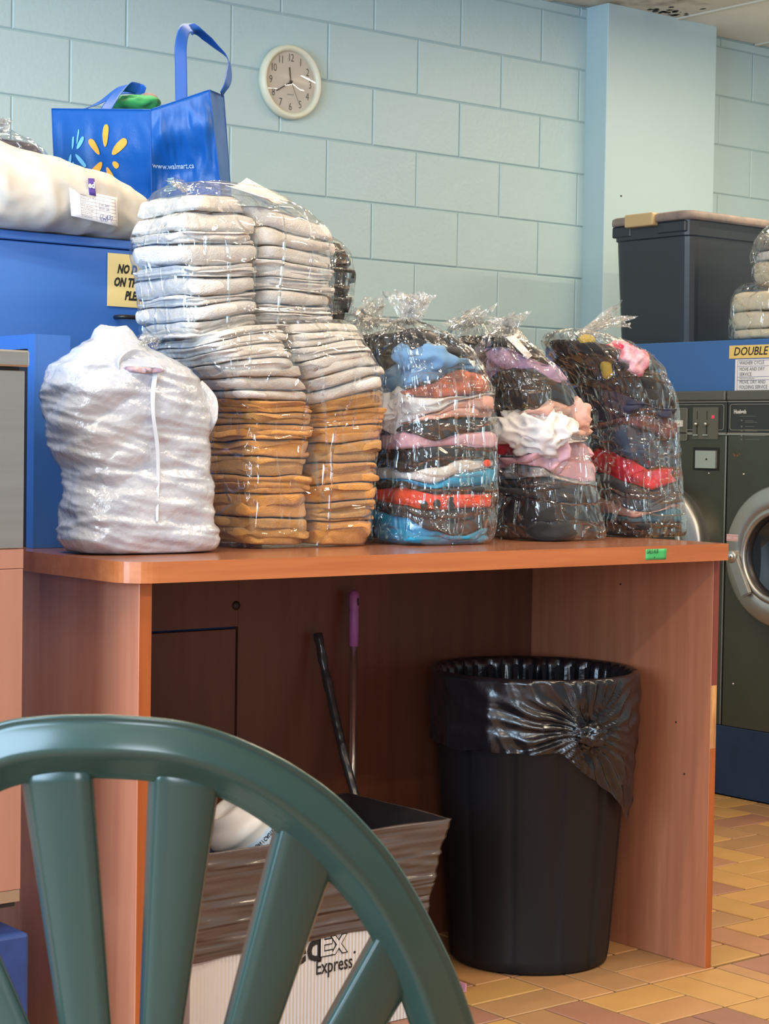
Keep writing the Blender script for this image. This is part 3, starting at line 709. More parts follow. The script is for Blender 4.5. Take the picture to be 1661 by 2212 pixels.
for i in range(len(rings) - 1):
    n = len(rings[i])
    for k in range(n): bm.faces.new((rings[i][k], rings[i][(k + 1) % n], rings[i + 1][(k + 1) % n], rings[i + 1][k]))
bm.faces.new(rings[0][::-1]); bm.faces.new(rings[-1])
bmobj('tub', bm, M_TOTE, tote)
bm = bmesh.new(); rings = []
for s, t in ((1.0, -0.004), (1.035, -0.004), (1.04, 0.006), (1.035, 0.020), (1.0, 0.027), (0.93, 0.027), (0.90, 0.018), (0.2, 0.020)):
    ring = []
    for qx, qy, a0 in ((1, 1, 0), (-1, 1, 90), (-1, -1, 180), (1, -1, 270)):
        for k in range(7):
            a = radians(a0 + 15 * k); r = 0.05 * min(1, s)
            x_, y_ = cx_ + qx * (hw * s - r) + r * cos(a), cy_ + qy * (hd * s - r) + r * sin(a)
            ring.append(bm.verts.new((x_, y_, tzt + t + (0.006 * nz(x_ * 6, y_ * 6, 0) if t > 0 else 0.004 * nz(x_ * 6, y_ * 6, 0)))))
    rings.append(ring)
for i in range(len(rings) - 1):
    n = len(rings[i])
    for k in range(n): bm.faces.new((rings[i][k], rings[i][(k + 1) % n], rings[i + 1][(k + 1) % n], rings[i + 1][k]))
bm.faces.new(rings[-1]); bm.faces.new(rings[0][::-1])
bmobj('lid', bm, mat('tote_lid', srgb(86, 84, 84), 0.6, var=0.5, vcol=srgb(150, 132, 122), vscale=9), tote, True)
la, lb = at(1354, 460, X=tx0 - .012).y, at(1415, 460, X=tx0 - .012).y
boxobj('latch', mat('latch_beige', srgb(196, 168, 122), 0.5), tx0 - 0.026, tx0 + 0.02, lb, la, tzt - 0.016, tzt + 0.030, tote, 0.006, 2)
for a_, b_ in ((ty1 - 0.10, ty1 - 0.01), (ty0 + 0.02, ty0 + 0.15)):
    boxobj('rib_block', M_TOTE, tx0 - 0.002, tx0 + 0.02, a_, b_, tzt - 0.045, tzt - 0.006, tote, 0.004)
adopt(tote)

# ---------------------------------------------------------------- generic bag body from measured outlines
class Body:
    """stacked super-ellipse cross-sections; rows: (py, left px, right px) seen at plane depth y0 of the centre"""
    def __init__(s, rows, yc, ratio, yaw=0.0, n=4.0):
        s.n = n; s.yaw = yaw; s.rows = []
        q = n / (n - 1)
        for py, xl, xr in rows:
            a_, b_ = at(xl, py, Y=yc), at(xr, py, Y=yc)
            mid = at((xl + xr) / 2, py, Y=yc)
            dist = (mid - EYEP).dot(FW); half = (xr - xl) / 2 * dist / FPX
            th = YAW - yaw
            k = ((abs(cos(th))) ** q + (ratio * abs(sin(th))) ** q) ** (1 / q)
            a = half / k; s.rows.append((mid.z, mid.x, mid.y, a, a * ratio))
        s.rows.sort()
        zs = [r[0] for r in s.rows]
        s.z0, s.z1 = zs[0], zs[-1]
        b = s.rows[0]; s.cx, s.cy = s.rows[len(s.rows) // 3][1:3]
    def sec(s, z):
        R = s.rows
        if z <= R[0][0]: return R[0][1:]
        for i in range(len(R) - 1):
            if z <= R[i + 1][0]:
                t = (z - R[i][0]) / (R[i + 1][0] - R[i][0]); t2 = t * t * (3 - 2 * t) * 0.5 + t * 0.5
                return tuple(R[i][k] + (R[i + 1][k] - R[i][k]) * t2 for k in range(1, 5))
        return R[-1][1:]
    def pt(s, th, z, k=1.0, sub=None):
        cx, cy, a, b = s.sec(z)
        e = 2.0 / s.n; c, sn = cos(th), sin(th)
        x = a * k * math.copysign(abs(c) ** e, c); y = b * k * math.copysign(abs(sn) ** e, sn)
        if sub:
            u0, u1 = sub                                    # split of the width into stacks
            x = a * (u0 + (u1 - u0) * (x / a + 1) / 2)
        cw, sw = cos(s.yaw), sin(s.yaw)
        return Vector((cx + x * cw - y * sw, cy + x * sw + y * cw, z))

def layer(body, name, m, f0, f1, nlay, seed, k=0.955, sub=None, bulge=0.012, lump=0.004, parent=None, seg=110, crump=0.0):
    """one folded cloth filling the body between the height functions f0 and f1"""
    ks = 8; prof = []
    rnd = random.Random(seed)
    wt = [rnd.uniform(0.6, 1.5) for _ in range(nlay)]; tw = sum(wt); acc = 0
    for l in range(nlay):
        for j in range(ks):
            t = j / ks; prof.append(((acc + wt[l] * t) / tw, sqrt(max(0, 1 - (2 * t - 1) ** 2)), l, j))
        acc += wt[l]
    prof.append((1.0, 0.0, nlay - 1, ks))
    lj = [rnd.uniform(-0.7, 0.4) for _ in range(nlay)]; jp = [rnd.uniform(0, 9) for _ in range(nlay)]
    vs = []; fs = []; sd = seed * 3.17
    def ring(s_, kk, off, l=None, b_=None, j=0):
        base = len(vs)
        for i in range(seg):
            th = 2 * pi * i / seg
            p0 = body.pt(th, body.z0 + 0.05, kk, sub)
            u = (p0 - Vector((body.cx, body.cy, 0))).dot(HR)
            lo, hi = f0(u, p0, th), f1(u, p0, th)
            if l is not None and nlay > 1: s2 = s_ + 0.75 / nlay * nz(th * 1.7 + jp[l if j else max(l - 1, 0)], s_ * 3, sd) * sin(pi * s_)
            else: s2 = s_
            z = lo + (hi - lo) * s2
            p = body.pt(th, z, kk, sub)
            c = body.sec(z); ctr = Vector((c[0], c[1], z))
            if sub:
                ctr += Vector((cos(body.yaw), sin(body.yaw), 0)) * (c[2] * (sub[0] + sub[1]) / 2)
            d = (p - ctr); d.z = 0
            if d.length > 1e-6: d.normalize()
            o = off
            if l is not None:
                outer = s_ < 0.001 or s_ > 0.999
                gm = 1.0 if outer else max(0.12, min(1.0, 0.62 + 1.5 * nz(th * 1.3 + jp[l if j else max(l - 1, 0)], 2.0, sd)))
                o += -bulge * (1 - b_ ** 0.8) * gm + crump * (rdg(p.x * 11 + sd, p.y * 11, z * 17) - 0.75) + crump * 0.5 * rdg(p.x * 25 + sd, p.y * 25, z * 30)
                z += crump * 0.5 * nz(p.x * 16, p.y * 16 + sd, z * 9) * (4 * s_ * (1 - s_))
                o += lump * nz(p.x * 14 + sd, p.y * 14, l * 3.1 + sd) * 1.6 + 0.004 * lj[l] + lump * 0.8 * sin(th * 3 + jp[l])
                z += lump * 0.7 * nz(p.x * 22 + sd, p.y * 22, sd + l) * (4 * s_ * (1 - s_))
            p = p + d * o; p.z = z; vs.append(p)
        return base
    bases = []
    for kk in (0.15, 0.6, 0.88): bases.append(ring(0.0 + (0.03 if kk > .8 else 0), kk, 0))
    for s_, b_, l, j in prof: bases.append(ring(s_, k, 0, l, b_, j))
    for kk in (0.88, 0.6, 0.15): bases.append(ring(1.0 - (0.03 if kk > .8 else 0), kk, 0))
    for a, b in zip(bases, bases[1:]):
        for i in range(seg):
            j = (i + 1) % seg; fs.append((a + i, a + j, b + j, b + i))
    fs.append(tuple(range(bases[0], bases[0] + seg))[::-1]); fs.append(tuple(range(bases[-1], bases[-1] + seg)))
    return link(name, mesh_of(vs, fs), m, parent, True)

def bfun(zl, zr, ul, ur, amp, seed, fr=9.0, zs=None):
    zs = zs or [zl, zr]
    def f(u, p, th):
        t = (u - ul) / (ur - ul); t = max(0.0, min(0.9999, t)) * (len(zs) - 1); i = int(t); g = t - i; g = g * g * (3 - 2 * g) * .6 + g * .4
        return zs[i] + (zs[i + 1] - zs[i]) * g + amp * (nz(p.x * fr + seed * 7.3, p.y * fr, seed * 1.9) + 0.5 * nz(p.x * fr * 2.3 + seed, p.y * fr * 2.3, seed))
    return f

def filmskin(body, name, m, parent, k=1.0, rows=120, seg=230, wr=0.004, seed=0, pleat=0.0, open_top=True, zfun=None, ztop=None, top_cap=False):
    vs = []; fs = []
    z0, z1 = body.z0, ztop or body.z1
    for j in range(rows + 1):
        t = j / rows; z = z0 + (z1 - z0) * t; R_ = body.sec(z)
        for i in range(seg):
            th = 2 * pi * i / seg
            kk = k * (1 - 0.05 * max(0, 1 - t * 14))
            p = body.pt(th, z, kk); c = R_; d = Vector((p.x - c[0], p.y - c[1], 0))
            if d.length > 1e-6: d.normalize()
            w = wr * (0.7 * rdg(p.x * 9 + seed, p.y * 9 + z * 7, z * 9) + 0.6 * rdg(p.x * 23 + z * 16, p.y * 23, z * 11 + seed) - 0.5)
            vt = rdg(th * 5 + seed + 0.8 * nz(z * 4, th, 1), z * 2.2, seed); hz = rdg(th * 1.6 + seed, z * 26 + th * 2.4, 5)
            w += wr * 0.9 * (max(0, vt - 0.55) * (0.4 + t) + max(0, hz - 0.6) * (1.2 - t))
            g = max(0.0, (t - 0.62) / 0.38)
            w += pleat * g * (sin(th * 17 + 3 * nz(th * 2, z * 5, seed)) + 0.6 * sin(th * 31 + seed))
            p = p + d * w; vs.append(Vector((p.x, p.y, z)))
    for j in range(rows):
        for i in range(seg):
            a = j * seg + i; b = j * seg + (i + 1) % seg; fs.append((a, b, b + seg, a + seg))
    fs.append(tuple(range(seg))[::-1])
    if top_cap:
        c = body.sec(z1); vs.append(Vector((c[0], c[1], z1 + 0.004))); K = len(vs) - 1
        for i in range(seg): a = rows * seg + i; fs.append((a, rows * seg + (i + 1) % seg, K))
    return link(name, mesh_of(vs, fs), m, parent, True)

def tuft(name, base, tip, w0, w1, parent, seed, fans=3, m=None, curl=0.35):
    """gathered, crumpled free end of a plastic bag: a few creased leaves fanning from the tie"""
    base, tip = Vector(base), Vector(tip); ax_ = tip - base; L_ = ax_.length; ax_.normalize()
    bm = bmesh.new(); rnd = random.Random(seed)
    for f in range(fans):
        side = (HR * cos(pi * f / fans + 0.5 * rnd.random()) + HF * sin(pi * f / fans)).normalized()
        side = (side - ax_ * side.dot(ax_)).normalized(); nn = ax_.cross(side)
        tiltv = side * rnd.uniform(-curl, curl) * L_
        nu, nv = 14, 12; G = []
        for j in range(nv + 1):
            v = j / nv; w = w0 + (w1 - w0) * (v ** 0.75)
            row = []
            ll = L_ * (0.8 + 0.35 * rnd.random()) if j == nv else L_
            for i in range(nu + 1):
                u = i / nu * 2 - 1
                ed = 0.12 * nz(i * 0.7, seed, f * 3) * v
                p = base + ax_ * (L_ * (v + ed)) + side * (u * w) + tiltv * v * v
                p += nn * (w * 0.35 * (nz(u * 3 + seed, v * 2.5, f) + 0.5 * rdg(u * 5, v * 4, seed + f) - .2))
                row.append(bm.verts.new(p))
            G.append(row)
        for j in range(nv):
            for i in range(nu): bm.faces.new((G[j][i], G[j][i + 1], G[j + 1][i + 1], G[j + 1][i]))
    me = bpy.data.meshes.new(name); bm.to_mesh(me); bm.free()
    return link(name, me, m or F_TUFT, parent, True)

def zat(py, px, y): return at(px, py, Y=y).z

# ---------------------------------------------------------------- lower towel bag
YL = 3.10
lower = Body([(1184, 446, 795), (1150, 438, 802), (1100, 440, 804), (1000, 440, 814), (900, 436, 825), (850, 398, 828), (800, 352, 824), (760, 336, 803), (725, 352, 782), (700, 400, 762), (688, 470, 740)], YL, 0.62, 0.0, 5.5)
lower_rows_fix = [(max(z, DZ + 0.001), *r) for z, *r in lower.rows]; lower.rows = lower_rows_fix; lower.z0 = DZ + 0.001
lb = thing('towel_bag', 'clear plastic bag packed with white towels above gold towels', 'bag', (lower.cx, lower.cy, DZ))
def towel_stack(body, sub, ys_l, ys_r, xl, xr, yref, mats, where, seed0, group, nl, colors):
    ul = (at(xl, 1000, Y=yref) - Vector((body.cx, body.cy, 0))).dot(HR); ur = (at(xr, 1000, Y=yref) - Vector((body.cx, body.cy, 0))).dot(HR)
    fns = []
    for i, (a, b) in enumerate(zip(ys_l, ys_r)):
        fns.append(bfun(zat(a, xl, yref), zat(b, xr, yref), ul, ur, 0.0 if i == 0 else 0.0050, seed0 + i, 9))
    for i in range(len(fns) - 1):
        o = layer(body, 'folded_towel', mats[i], (lambda u, p, th, f=fns[i], e=(0.0 if i == 0 else 0.0006): f(u, p, th) + e), (lambda u, p, th, f=fns[i + 1]: f(u, p, th) - 0.0006), nl[i % len(nl)], seed0 + i * 5, 0.945 if nl[i % len(nl)] > 1 else 0.97, sub, 0.010 if nl[i % len(nl)] > 1 else 0.018, 0.006, crump=0.004)
        pos = 'topmost' if i == len(fns) - 2 else ORD[i] + (' from the bottom' if i else '')
        tag(o, 'folded %s towel, %s in the %s' % (colors[i], pos, where), 'towel', group)
GO, WH = M_TOWO, M_TOWW
yl = [1182, 1122, 1072, 1028, 985, 955, 915, 886, 858]
yr_ = [1182, 1124, 1068, 1030, 992, 948, 918, 890, 866]
mm = [M_TOWO if i % 3 else M_TOWO2 for i in range(8)]
towel_stack(lower, (-1.0, -0.02), yl, yr_, 455, 650, 2.95, mm, 'left gold stack of the lower bag', 11, 'gold towels in the lower bag', (3, 2, 3, 2, 2, 3, 2), ['gold'] * 8)
towel_stack(lower, (0.0, 1.0), [1182, 1130, 1092, 1052, 1000, 962, 925, 893, 872], [1182, 1128, 1078, 1040, 1000, 950, 912, 876, 838], 660, 815, 2.95, mm[::-1], 'right gold stack of the lower bag', 31, 'gold towels in the lower bag', (2, 4, 2, 3, 2, 2, 3), ['gold'] * 8)
towel_stack(lower, (-1.0, -0.03), [857, 838, 815, 792, 768, 748, 730], [864, 842, 815, 770, 742, 718, 696], 455, 650, 2.95, [WH] * 6, 'left white stack of the lower bag', 51, 'white towels in the lower bag', (1, 1, 2, 3, 2, 3), ['white'] * 6)
towel_stack(lower, (-0.02, 1.0), [871, 845, 815, 782, 745, 716, 694], [836, 806, 780, 752, 730, 712, 698], 660, 815, 2.95, [WH] * 6, 'right white stack of the lower bag', 71, 'white towels in the lower bag', (1, 1, 2, 3, 2, 1), ['white'] * 6)
filmskin(lower, 'film', F_TOWEL, lb, 1.0, wr=0.0035, seed=4, top_cap=True)
adopt(lb)

# ---------------------------------------------------------------- upper towel bag
YU = 3.13
upper = Body([(745, 318, 640), (735, 310, 690), (700, 308, 712), (650, 304, 716), (600, 298, 716), (560, 289, 716), (520, 288, 717), (480, 304, 700), (450, 316, 668), (425, 335, 626), (408, 362, 590), (398, 430, 560)], YU, 0.62, 0.0, 5.5)
ub = thing('towel_bag', 'clear plastic bag of white towels standing on top of the other towel bag', 'bag', (upper.cx, upper.cy, upper.z0))
towel_stack(upper, (-1.0, -0.04), [726, 690, 655, 632, 592, 566, 516, 492, 448, 406], [692, 668, 640, 622, 588, 558, 520, 500, 456, 412], 415, 566, 2.98, [WH] * 9, 'left stack of the upper bag', 101, 'white towels in the upper bag', (3, 1, 3, 1, 4, 1, 3, 1, 1), ['white'] * 9)
towel_stack(upper, (-0.03, 1.0), [690, 672, 648, 618, 590, 555, 520, 480, 430], [694, 678, 660, 632, 602, 575, 545, 515, 478], 566, 714, 2.98, [WH] * 8, 'right stack of the upper bag', 131, 'white towels in the upper bag', (3, 3, 1, 4, 3, 2, 1, 1), ['white'] * 8)
filmskin(upper, 'film', F_TOWEL, ub, 1.0, wr=0.004, seed=9, top_cap=True)
tuft('loose_flap', at(330, 728, Y=3.0), at(296, 748, Y=2.98), 0.02, 0.035, ub, 5, 2, F_CLEAR)
tuft('knot', at(405, 412, Y=3.1), at(368, 388, Y=3.1), 0.012, 0.012, ub, 6, 3, F_CLEAR)
adopt(ub)
pt_ = thing('paper_slip', 'white paper slip lying on top of the upper towel bag', 'paper', tuple(at(530, 400, Y=3.12)))
sheet('slip', [at(487, 400, Y=3.06), at(533, 384, Y=3.18), at(624, 434, Y=3.12), at(578, 428, Y=3.0)], M_PAPER, pt_, 0.0007, 8, 4, -0.008)
adopt(pt_)

# ---------------------------------------------------------------- bags of clothes
def clothes_bag(label, rows, yc, ratio, layers, xs, yref, neck, tuft_tip, seed, short, group='clear bags of washed clothes', base=DZ, extra=None, k=0.95, tw=(0.012, 0.055), fm=None, topz=None):
    b = Body(rows, yc, ratio, 0.0, 3.6); made = {}
    if base is not None:
        b.rows = [(max(z, base + 0.001), *r) for z, *r in b.rows]; b.z0 = base + 0.001
    root = thing('clothes_bag', label, 'bag', (b.cx, b.cy, b.z0), group)
    xl, xr = xs; c0 = Vector((b.cx, b.cy, 0))
    ul = (at(xl, 1000, Y=yref) - c0).dot(HR); ur = (at(xr, 1000, Y=yref) - c0).dot(HR)
    fns = [bfun(b.z0 + 0.001, b.z0 + 0.001, ul, ur, 0, seed)]
    for i, (nm, m, ys, nl, cr_, lab) in enumerate(layers):
        fns.append(bfun(0, 0, ul, ur, 0.0045, seed + i + 1, 13, [zat(y, xl + (xr - xl) * q / (len(ys) - 1), yref) for q, y in enumerate(ys)]))
    for i, (nm, m, ys, nl, cr_, lab) in enumerate(layers):
        o = layer(b, nm, m, (lambda u, p, th, f=fns[i], e=(0 if i == 0 else .0005): f(u, p, th) + e),
                  (lambda u, p, th, f=fns[i + 1], g=fns[i]: max(f(u, p, th) - .0005, g(u, p, th) + 0.003)), nl, seed * 13 + i * 7, k, None, 0.012, 0.006, crump=cr_)
        tag(o, lab + ' ' + short, 'clothing', 'clothes in the clear bags'); made[lab] = o
    b.made = made
    filmskin(b, 'film', fm or F_CLEAR, root, 1.0, wr=0.007, seed=seed, pleat=0.006)
    nk = at(*neck, Y=yc)
    if tuft_tip: tuft('gathered_top', nk - Vector((0, 0, 0.012)), at(*tuft_tip, Y=yc), tw[0], tw[1], root, seed + 3, 4)
    adopt(root)
    return b, root
C_BLK = cloth('black', 18, 18, 22); C_CHAR = cloth('charcoal', 44, 45, 50); C_NAVY = cloth('navy', 30, 34, 62); C_CYAN = cloth('cyan', 24, 150, 196)
C_ORG = cloth('orange_red', 226, 74, 44); C_WHT = cloth('white', 214, 212, 212); C_PINK = cloth('pink', 212, 166, 178); C_BEIG = cloth('dusty_pink', 206, 160, 148)
C_DEN = cloth('light_denim', 100, 140, 178); C_CORAL = cloth('coral_plaid', 206, 118, 92, (90, 50, 44), 26); C_MAUV = cloth('mauve', 176, 146, 178)
C_FLOR = cloth('white_floral', 206, 202, 200, (60, 60, 66), 30); C_OLIV = cloth('black_with_mustard', 20, 20, 24, (170, 148, 50), 6); _r = C_OLIV.node_tree.nodes['Color Ramp'].color_ramp; _r.elements[0].position = 0.36; _r.elements[1].position = 0.40; C_RED = cloth('red', 206, 34, 54)
C_TEAL = cloth('teal', 24, 88, 110); C_DDEN = cloth('dark_denim', 50, 66, 88); C_MARN = cloth('dull_maroon', 92, 48, 56)
C_GREY = cloth('dark_grey', 70, 70, 76)
b1, r1 = clothes_bag('clear bag of folded clothes with light blue denim near its top, beside the gold towels',
    [(1182, 806, 1058), (1160, 796, 1068), (1100, 800, 1071), (1000, 804, 1072), (900, 806, 1070), (850, 806, 1064), (800, 806, 1048), (760, 804, 1022), (730, 812, 985), (708, 836, 940), (694, 866, 902), (688, 878, 892)], 3.04, 0.80,
    [('folded_shirt', C_CYAN, (1108, 1120, 1150, 1156, 1136), 2, .006, 'bright cyan garment at the bottom'),
     ('folded_trousers', C_CHAR, (1086, 1096, 1103, 1102, 1098), 2, .004, 'charcoal garment above the cyan one'),
     ('folded_shirt', C_ORG, (1060, 1052, 1066, 1064, 1066), 1, .004, 'orange red garment with black dots'),
     ('folded_shirt', C_BLK, (1042, 1040, 1055, 1052, 1048), 1, .003, 'thin black garment above the orange red one'),
     ('folded_shirt', C_CYAN, (1038, 1036, 1044, 1020, 1010), 1, .005, 'thin sky blue garment mid stack'),
     ('folded_shirt', C_WHT, (1008, 1020, 1008, 992, 994), 1, .006, 'white garment with an orange corner'),
     ('folded_trousers', C_BLK, (975, 972, 968, 965, 966), 2, .006, 'black folded garment under the pale pink one'),
     ('folded_shirt', C_PINK, (936, 932, 950, 934, 932), 1, .007, 'pale pink folded garment'),
     ('folded_trousers', C_CHAR, (925, 915, 906, 902, 904), 1, .006, 'charcoal garment above the pale pink one'),
     ('folded_shirt', C_BEIG, (920, 912, 892, 862, 852), 2, .008, 'rolled dusty pink garment'),
     ('folded_shirt', C_WHT, (862, 850, 858, 856, 848), 2, .016, 'crumpled white garment left of the dusty pink roll'),
     ('striped_shirt', C_CORAL, (852, 842, 828, 796, 806), 1, .012, 'coral patterned garment'),
     ('jeans', C_DEN, (800, 775, 748, 772, 776), 2, .014, 'light blue denim garment'),
     ('black_shirt', C_BLK, (712, 712, 706, 714, 724), 2, .012, 'black garment at the top')],
    (800, 1068), 2.95, (886, 690), (893, 636), 201, 'of the leftmost clothes bag', tw=(0.012, 0.05))
b2, r2 = clothes_bag('clear bag of jumbled clothes, mauve garment near its top, middle of three clothes bags',
    [(1176, 1082, 1302), (1155, 1072, 1308), (1100, 1072, 1294), (1000, 1070, 1276), (900, 1062, 1262), (850, 1052, 1238), (800, 1040, 1206), (760, 1034, 1166), (730, 1050, 1130), (712, 1080, 1112), (706, 1092, 1104)], 3.06, 0.85,
    [('folded_trousers', C_BLK, (1078, 1075, 1080, 1085, 1092), 2, .014, 'black garment at the bottom'),
     ('folded_trousers', C_CHAR, (1040, 1036, 1032, 1042, 1046), 2, .010, 'charcoal garment above the black one'),
     ('floral_shirt', C_FLOR, (1022, 1005, 1012, 1030, 1042), 1, .012, 'white garment with dark floral print'),
     ('pink_shirt', C_PINK, (985, 990, 975, 962, 955), 2, .020, 'pink garment mid bag'),
     ('white_shirt', C_WHT, (925, 905, 908, 925, 950), 3, .024, 'crumpled white garment'),
     ('beige_shirt', C_BEIG, (905, 892, 885, 862, 880), 2, .020, 'dusty pink crumpled garment'),
     ('black_shirt', C_OLIV, (832, 800, 796, 800, 830), 1, .012, 'black garment with mustard patches'),
     ('mauve_shirt', C_MAUV, (758, 745, 748, 770, 790), 1, .016, 'mauve garment'),
     ('black_shirt', C_BLK, (728, 722, 730, 740, 750), 1, .008, 'black garment at the top')],
    (1072, 1290), 2.95, (1100, 708), (1092, 684), 231, 'of the middle clothes bag', tw=(0.012, 0.05))
b3, r3 = clothes_bag('clear bag of dark clothes with a red garment low down, rightmost on the counter',
    [(1172, 1296, 1478), (1150, 1286, 1484), (1100, 1284, 1476), (1000, 1272, 1469), (900, 1256, 1463), (850, 1240, 1456), (800, 1216, 1436), (765, 1190, 1404), (738, 1180, 1360), (722, 1190, 1310), (714, 1214, 1272), (710, 1236, 1254)], 3.08, 0.85,
    [('folded_trousers', C_BLK, (1126, 1128, 1134, 1132, 1130), 2, .006, 'black garment at the bottom'),
     ('teal_shirt', C_TEAL, (1120, 1118, 1122, 1112, 1102), 1, .005, 'dark teal garment'),
     ('pink_shirt', C_BEIG, (1060, 1084, 1106, 1110, 1088), 1, .008, 'pale pink garment'),
     ('grey_shirt', C_GREY, (1014, 1022, 1046, 1062, 1048), 3, .008, 'dark grey garment above the pale pink one'),
     ('red_shirt', C_RED, (1006, 966, 990, 1014, 1008), 1, .014, 'bright red garment'),
     ('jeans', C_DDEN, (958, 928, 915, 930, 950), 2, .010, 'dark denim garment'),
     ('maroon_shirt', C_MARN, (905, 915, 902, 892, 905), 1, .010, 'dull maroon garment'),
     ('navy_shirt', C_NAVY, (830, 830, 845, 868, 880), 2, .018, 'navy garment'),
     ('black_shirt', C_OLIV, (772, 765, 770, 782, 800), 2, .016, 'black garment with mustard patches'),
     ('black_shirt', C_BLK, (728, 728, 736, 746, 760), 1, .010, 'black garment at the top')],
    (1285, 1470), 2.95, (1246, 714), (1330, 684), 261, 'of the rightmost clothes bag', tw=(0.010, 0.032))
tuft('gathered_side', at(886, 694, Y=3.04), at(800, 690, Y=3.04), 0.012, 0.022, None, 77, 3)['kind'] = 'x'
bpy.data.objects['gathered_side'].parent = r1; del bpy.data.objects['gathered_side']['kind']; bpy.data.objects['gathered_side'].matrix_parent_inverse = Matrix.Translation(-r1.location)
# second row on the counter
def back_bag(label, rows, yc, cm, neck, tip, seed, base=DZ, lab='black garments', grp='dark bags behind the front row', tw=(0.014, 0.06)):
    return clothes_bag(label, rows, yc, 0.75, [('folded_clothes', C_CHAR, (rows[0][0] - 170, rows[0][0] - 160), 3, .006, 'charcoal garment at the bottom'),
        ('folded_clothes', cm, (rows[0][0] - 310, rows[0][0] - 300), 4, .008, 'black garment in the middle'),
        ('folded_clothes', C_BLK, (rows[-1][0] + 30, rows[-1][0] + 34), 4, .012, 'black garment at the top')], (rows[2][1], rows[2][2]), yc, neck, tip, seed, lab, grp, base, tw=tw)
back_bag('clear bag of black clothes in the back row behind the light blue denim bag', [(1155, 720, 880), (1000, 712, 905), (800, 712, 905), (740, 720, 895), (700, 750, 860), (690, 780, 840)], 3.27, C_BLK, (810, 694), (780, 668), 301, lab='of the back row bag behind the gold towels')
back_bag('clear bag of black clothes in the back row behind the mauve topped bag', [(1150, 950, 1130), (1000, 945, 1145), (800, 940, 1145), (740, 950, 1130), (705, 975, 1085), (694, 1000, 1050)], 3.27, C_BLK, (1020, 696), (1010, 680), 321, lab='of the back row bag behind the mauve top', tw=(0.02, 0.07))
cb = Body([(700, 640, 745), (680, 620, 752), (640, 610, 762), (590, 610, 765), (550, 615, 756), (525, 640, 740), (512, 670, 722)], 3.30, 0.8, 0, 3.2)
cr = thing('clothes_bag', 'clear bag of black clothes peeking out right of the upper towel bag', 'bag', (cb.cx, cb.cy, cb.z0), 'dark bags behind the front row')
filmskin(cb, 'film', F_CLEAR, cr, 1.0, rows=50, seg=100, wr=0.006, seed=31, top_cap=True); adopt(cr)
fz = [cb.z0 + 0.002, cb.z0 + .06, cb.z0 + .12, cb.z1 - 0.012]
for i in range(3):
    o = layer(cb, 'folded_clothes', (C_CHAR, C_BLK, C_BLK)[i], (lambda u, p, th, z=fz[i]: z + .0005), (lambda u, p, th, z=fz[i + 1], e=(.004 if i < 2 else 0), s=i: z - .001), 2, 400 + i, 0.92, None, 0.012, 0.006)
    tag(o, 'black garment, %s in the bag right of the upper towels' % ('bottom', 'middle', 'top')[i], 'clothing', 'clothes in the clear bags')

# small named pieces inside the bags
def lump(name, c, r, m, seed, sq=(1, 1, 1), label=None, cat='clothing', grp=None, parent=None, amp=0.5, fr=14, sub=4):
    bm = bmesh.new(); bmesh.ops.create_icosphere(bm, subdivisions=sub, radius=1)
    c = Vector(c)
    for v in bm.verts:
        d = v.co.copy(); p = Vector((d.x * r * sq[0], d.y * r * sq[1], d.z * r * sq[2]))
        k = 1 + amp * (0.5 * nz(p.x * fr + seed, p.y * fr, p.z * fr) + 0.35 * rdg(p.x * fr * 2 + seed, p.y * fr * 2, p.z * fr * 2.4))
        v.co = c + HR * (p.x * k) + HF * (p.y * k) + Vector((0, 0, p.z * k))
    o = bmobj(name, bm, m, parent, True)
    if label: tag(o, label, cat, grp)
    return o

def surf(body, px, py, k=0.97, y0=2.82, step=0.0015):
    for q in range(400):
        p = at(px, py, Y=y0 + q * step); c = body.sec(p.z)
        if abs((p.x - c[0]) / (c[2] * k)) ** body.n + abs((p.y - c[1]) / (c[3] * k)) ** body.n < 1: return p
    return p
def blot(name, body, px, py, r, m, parent, sx=1.0, sz=1.0, k=0.975):
    c = surf(body, px, py, k); bm = bmesh.new()
    bmesh.ops.create_uvsphere(bm, u_segments=20, v_segments=8, radius=1, matrix=Matrix.Translation(c) @ Matrix.Diagonal((r * sx, .003, r * sz, 1)))
    return bmobj(name, bm, m, parent, True)
og = b1.made['orange red garment with black dots']
for px, py, r in ((916, 1092, .010), (944, 1089, .010), (975, 1086, .013)): blot('printed_dot', b1, px, py, r, C_BLK, og)
blot('printed_corner', b1, 1052, 1001, .010, C_ORG, b1.made['white garment with an orange corner'], 1.1, .8)
lump('scarf', surf(b3, 1350, 778, .80), 0.042, cloth('white_star', 214, 190, 196, (190, 50, 80), 24), 21, (1.0, .5, .8), 'white garment with red stars near the top of the rightmost clothes bag', 'clothing', 'clothes in the clear bags', amp=.9, fr=24)
lump('scarf', surf(b3, 1338, 750, .82), 0.028, cloth('crimson', 200, 40, 78), 22, (1.1, .5, .35), 'crimson garment above the starred one in the rightmost clothes bag', 'clothing', 'clothes in the clear bags', amp=.3, sub=3)
lump('sock', surf(b3, 1268, 740, .82), 0.020, cloth('mustard', 178, 150, 54), 23, (1.0, .6, .8), 'mustard scrap of clothing at the top left of the rightmost clothes bag', 'clothing', 'clothes in the clear bags', sub=3)
lump('sock', surf(b3, 1310, 788, .82), 0.026, cloth('mustard', 178, 150, 54), 24, (.7, .6, 1.2), 'mustard garment beside the starred one in the rightmost clothes bag', 'clothing', 'clothes in the clear bags', sub=3)
lump('scarf', surf(b2, 1094, 968, .9), 0.022, cloth('cherry_red', 176, 30, 48), 25, (1.0, .6, .7), 'cherry red scrap at the left of the middle clothes bag', 'clothing', 'clothes in the clear bags', sub=3)
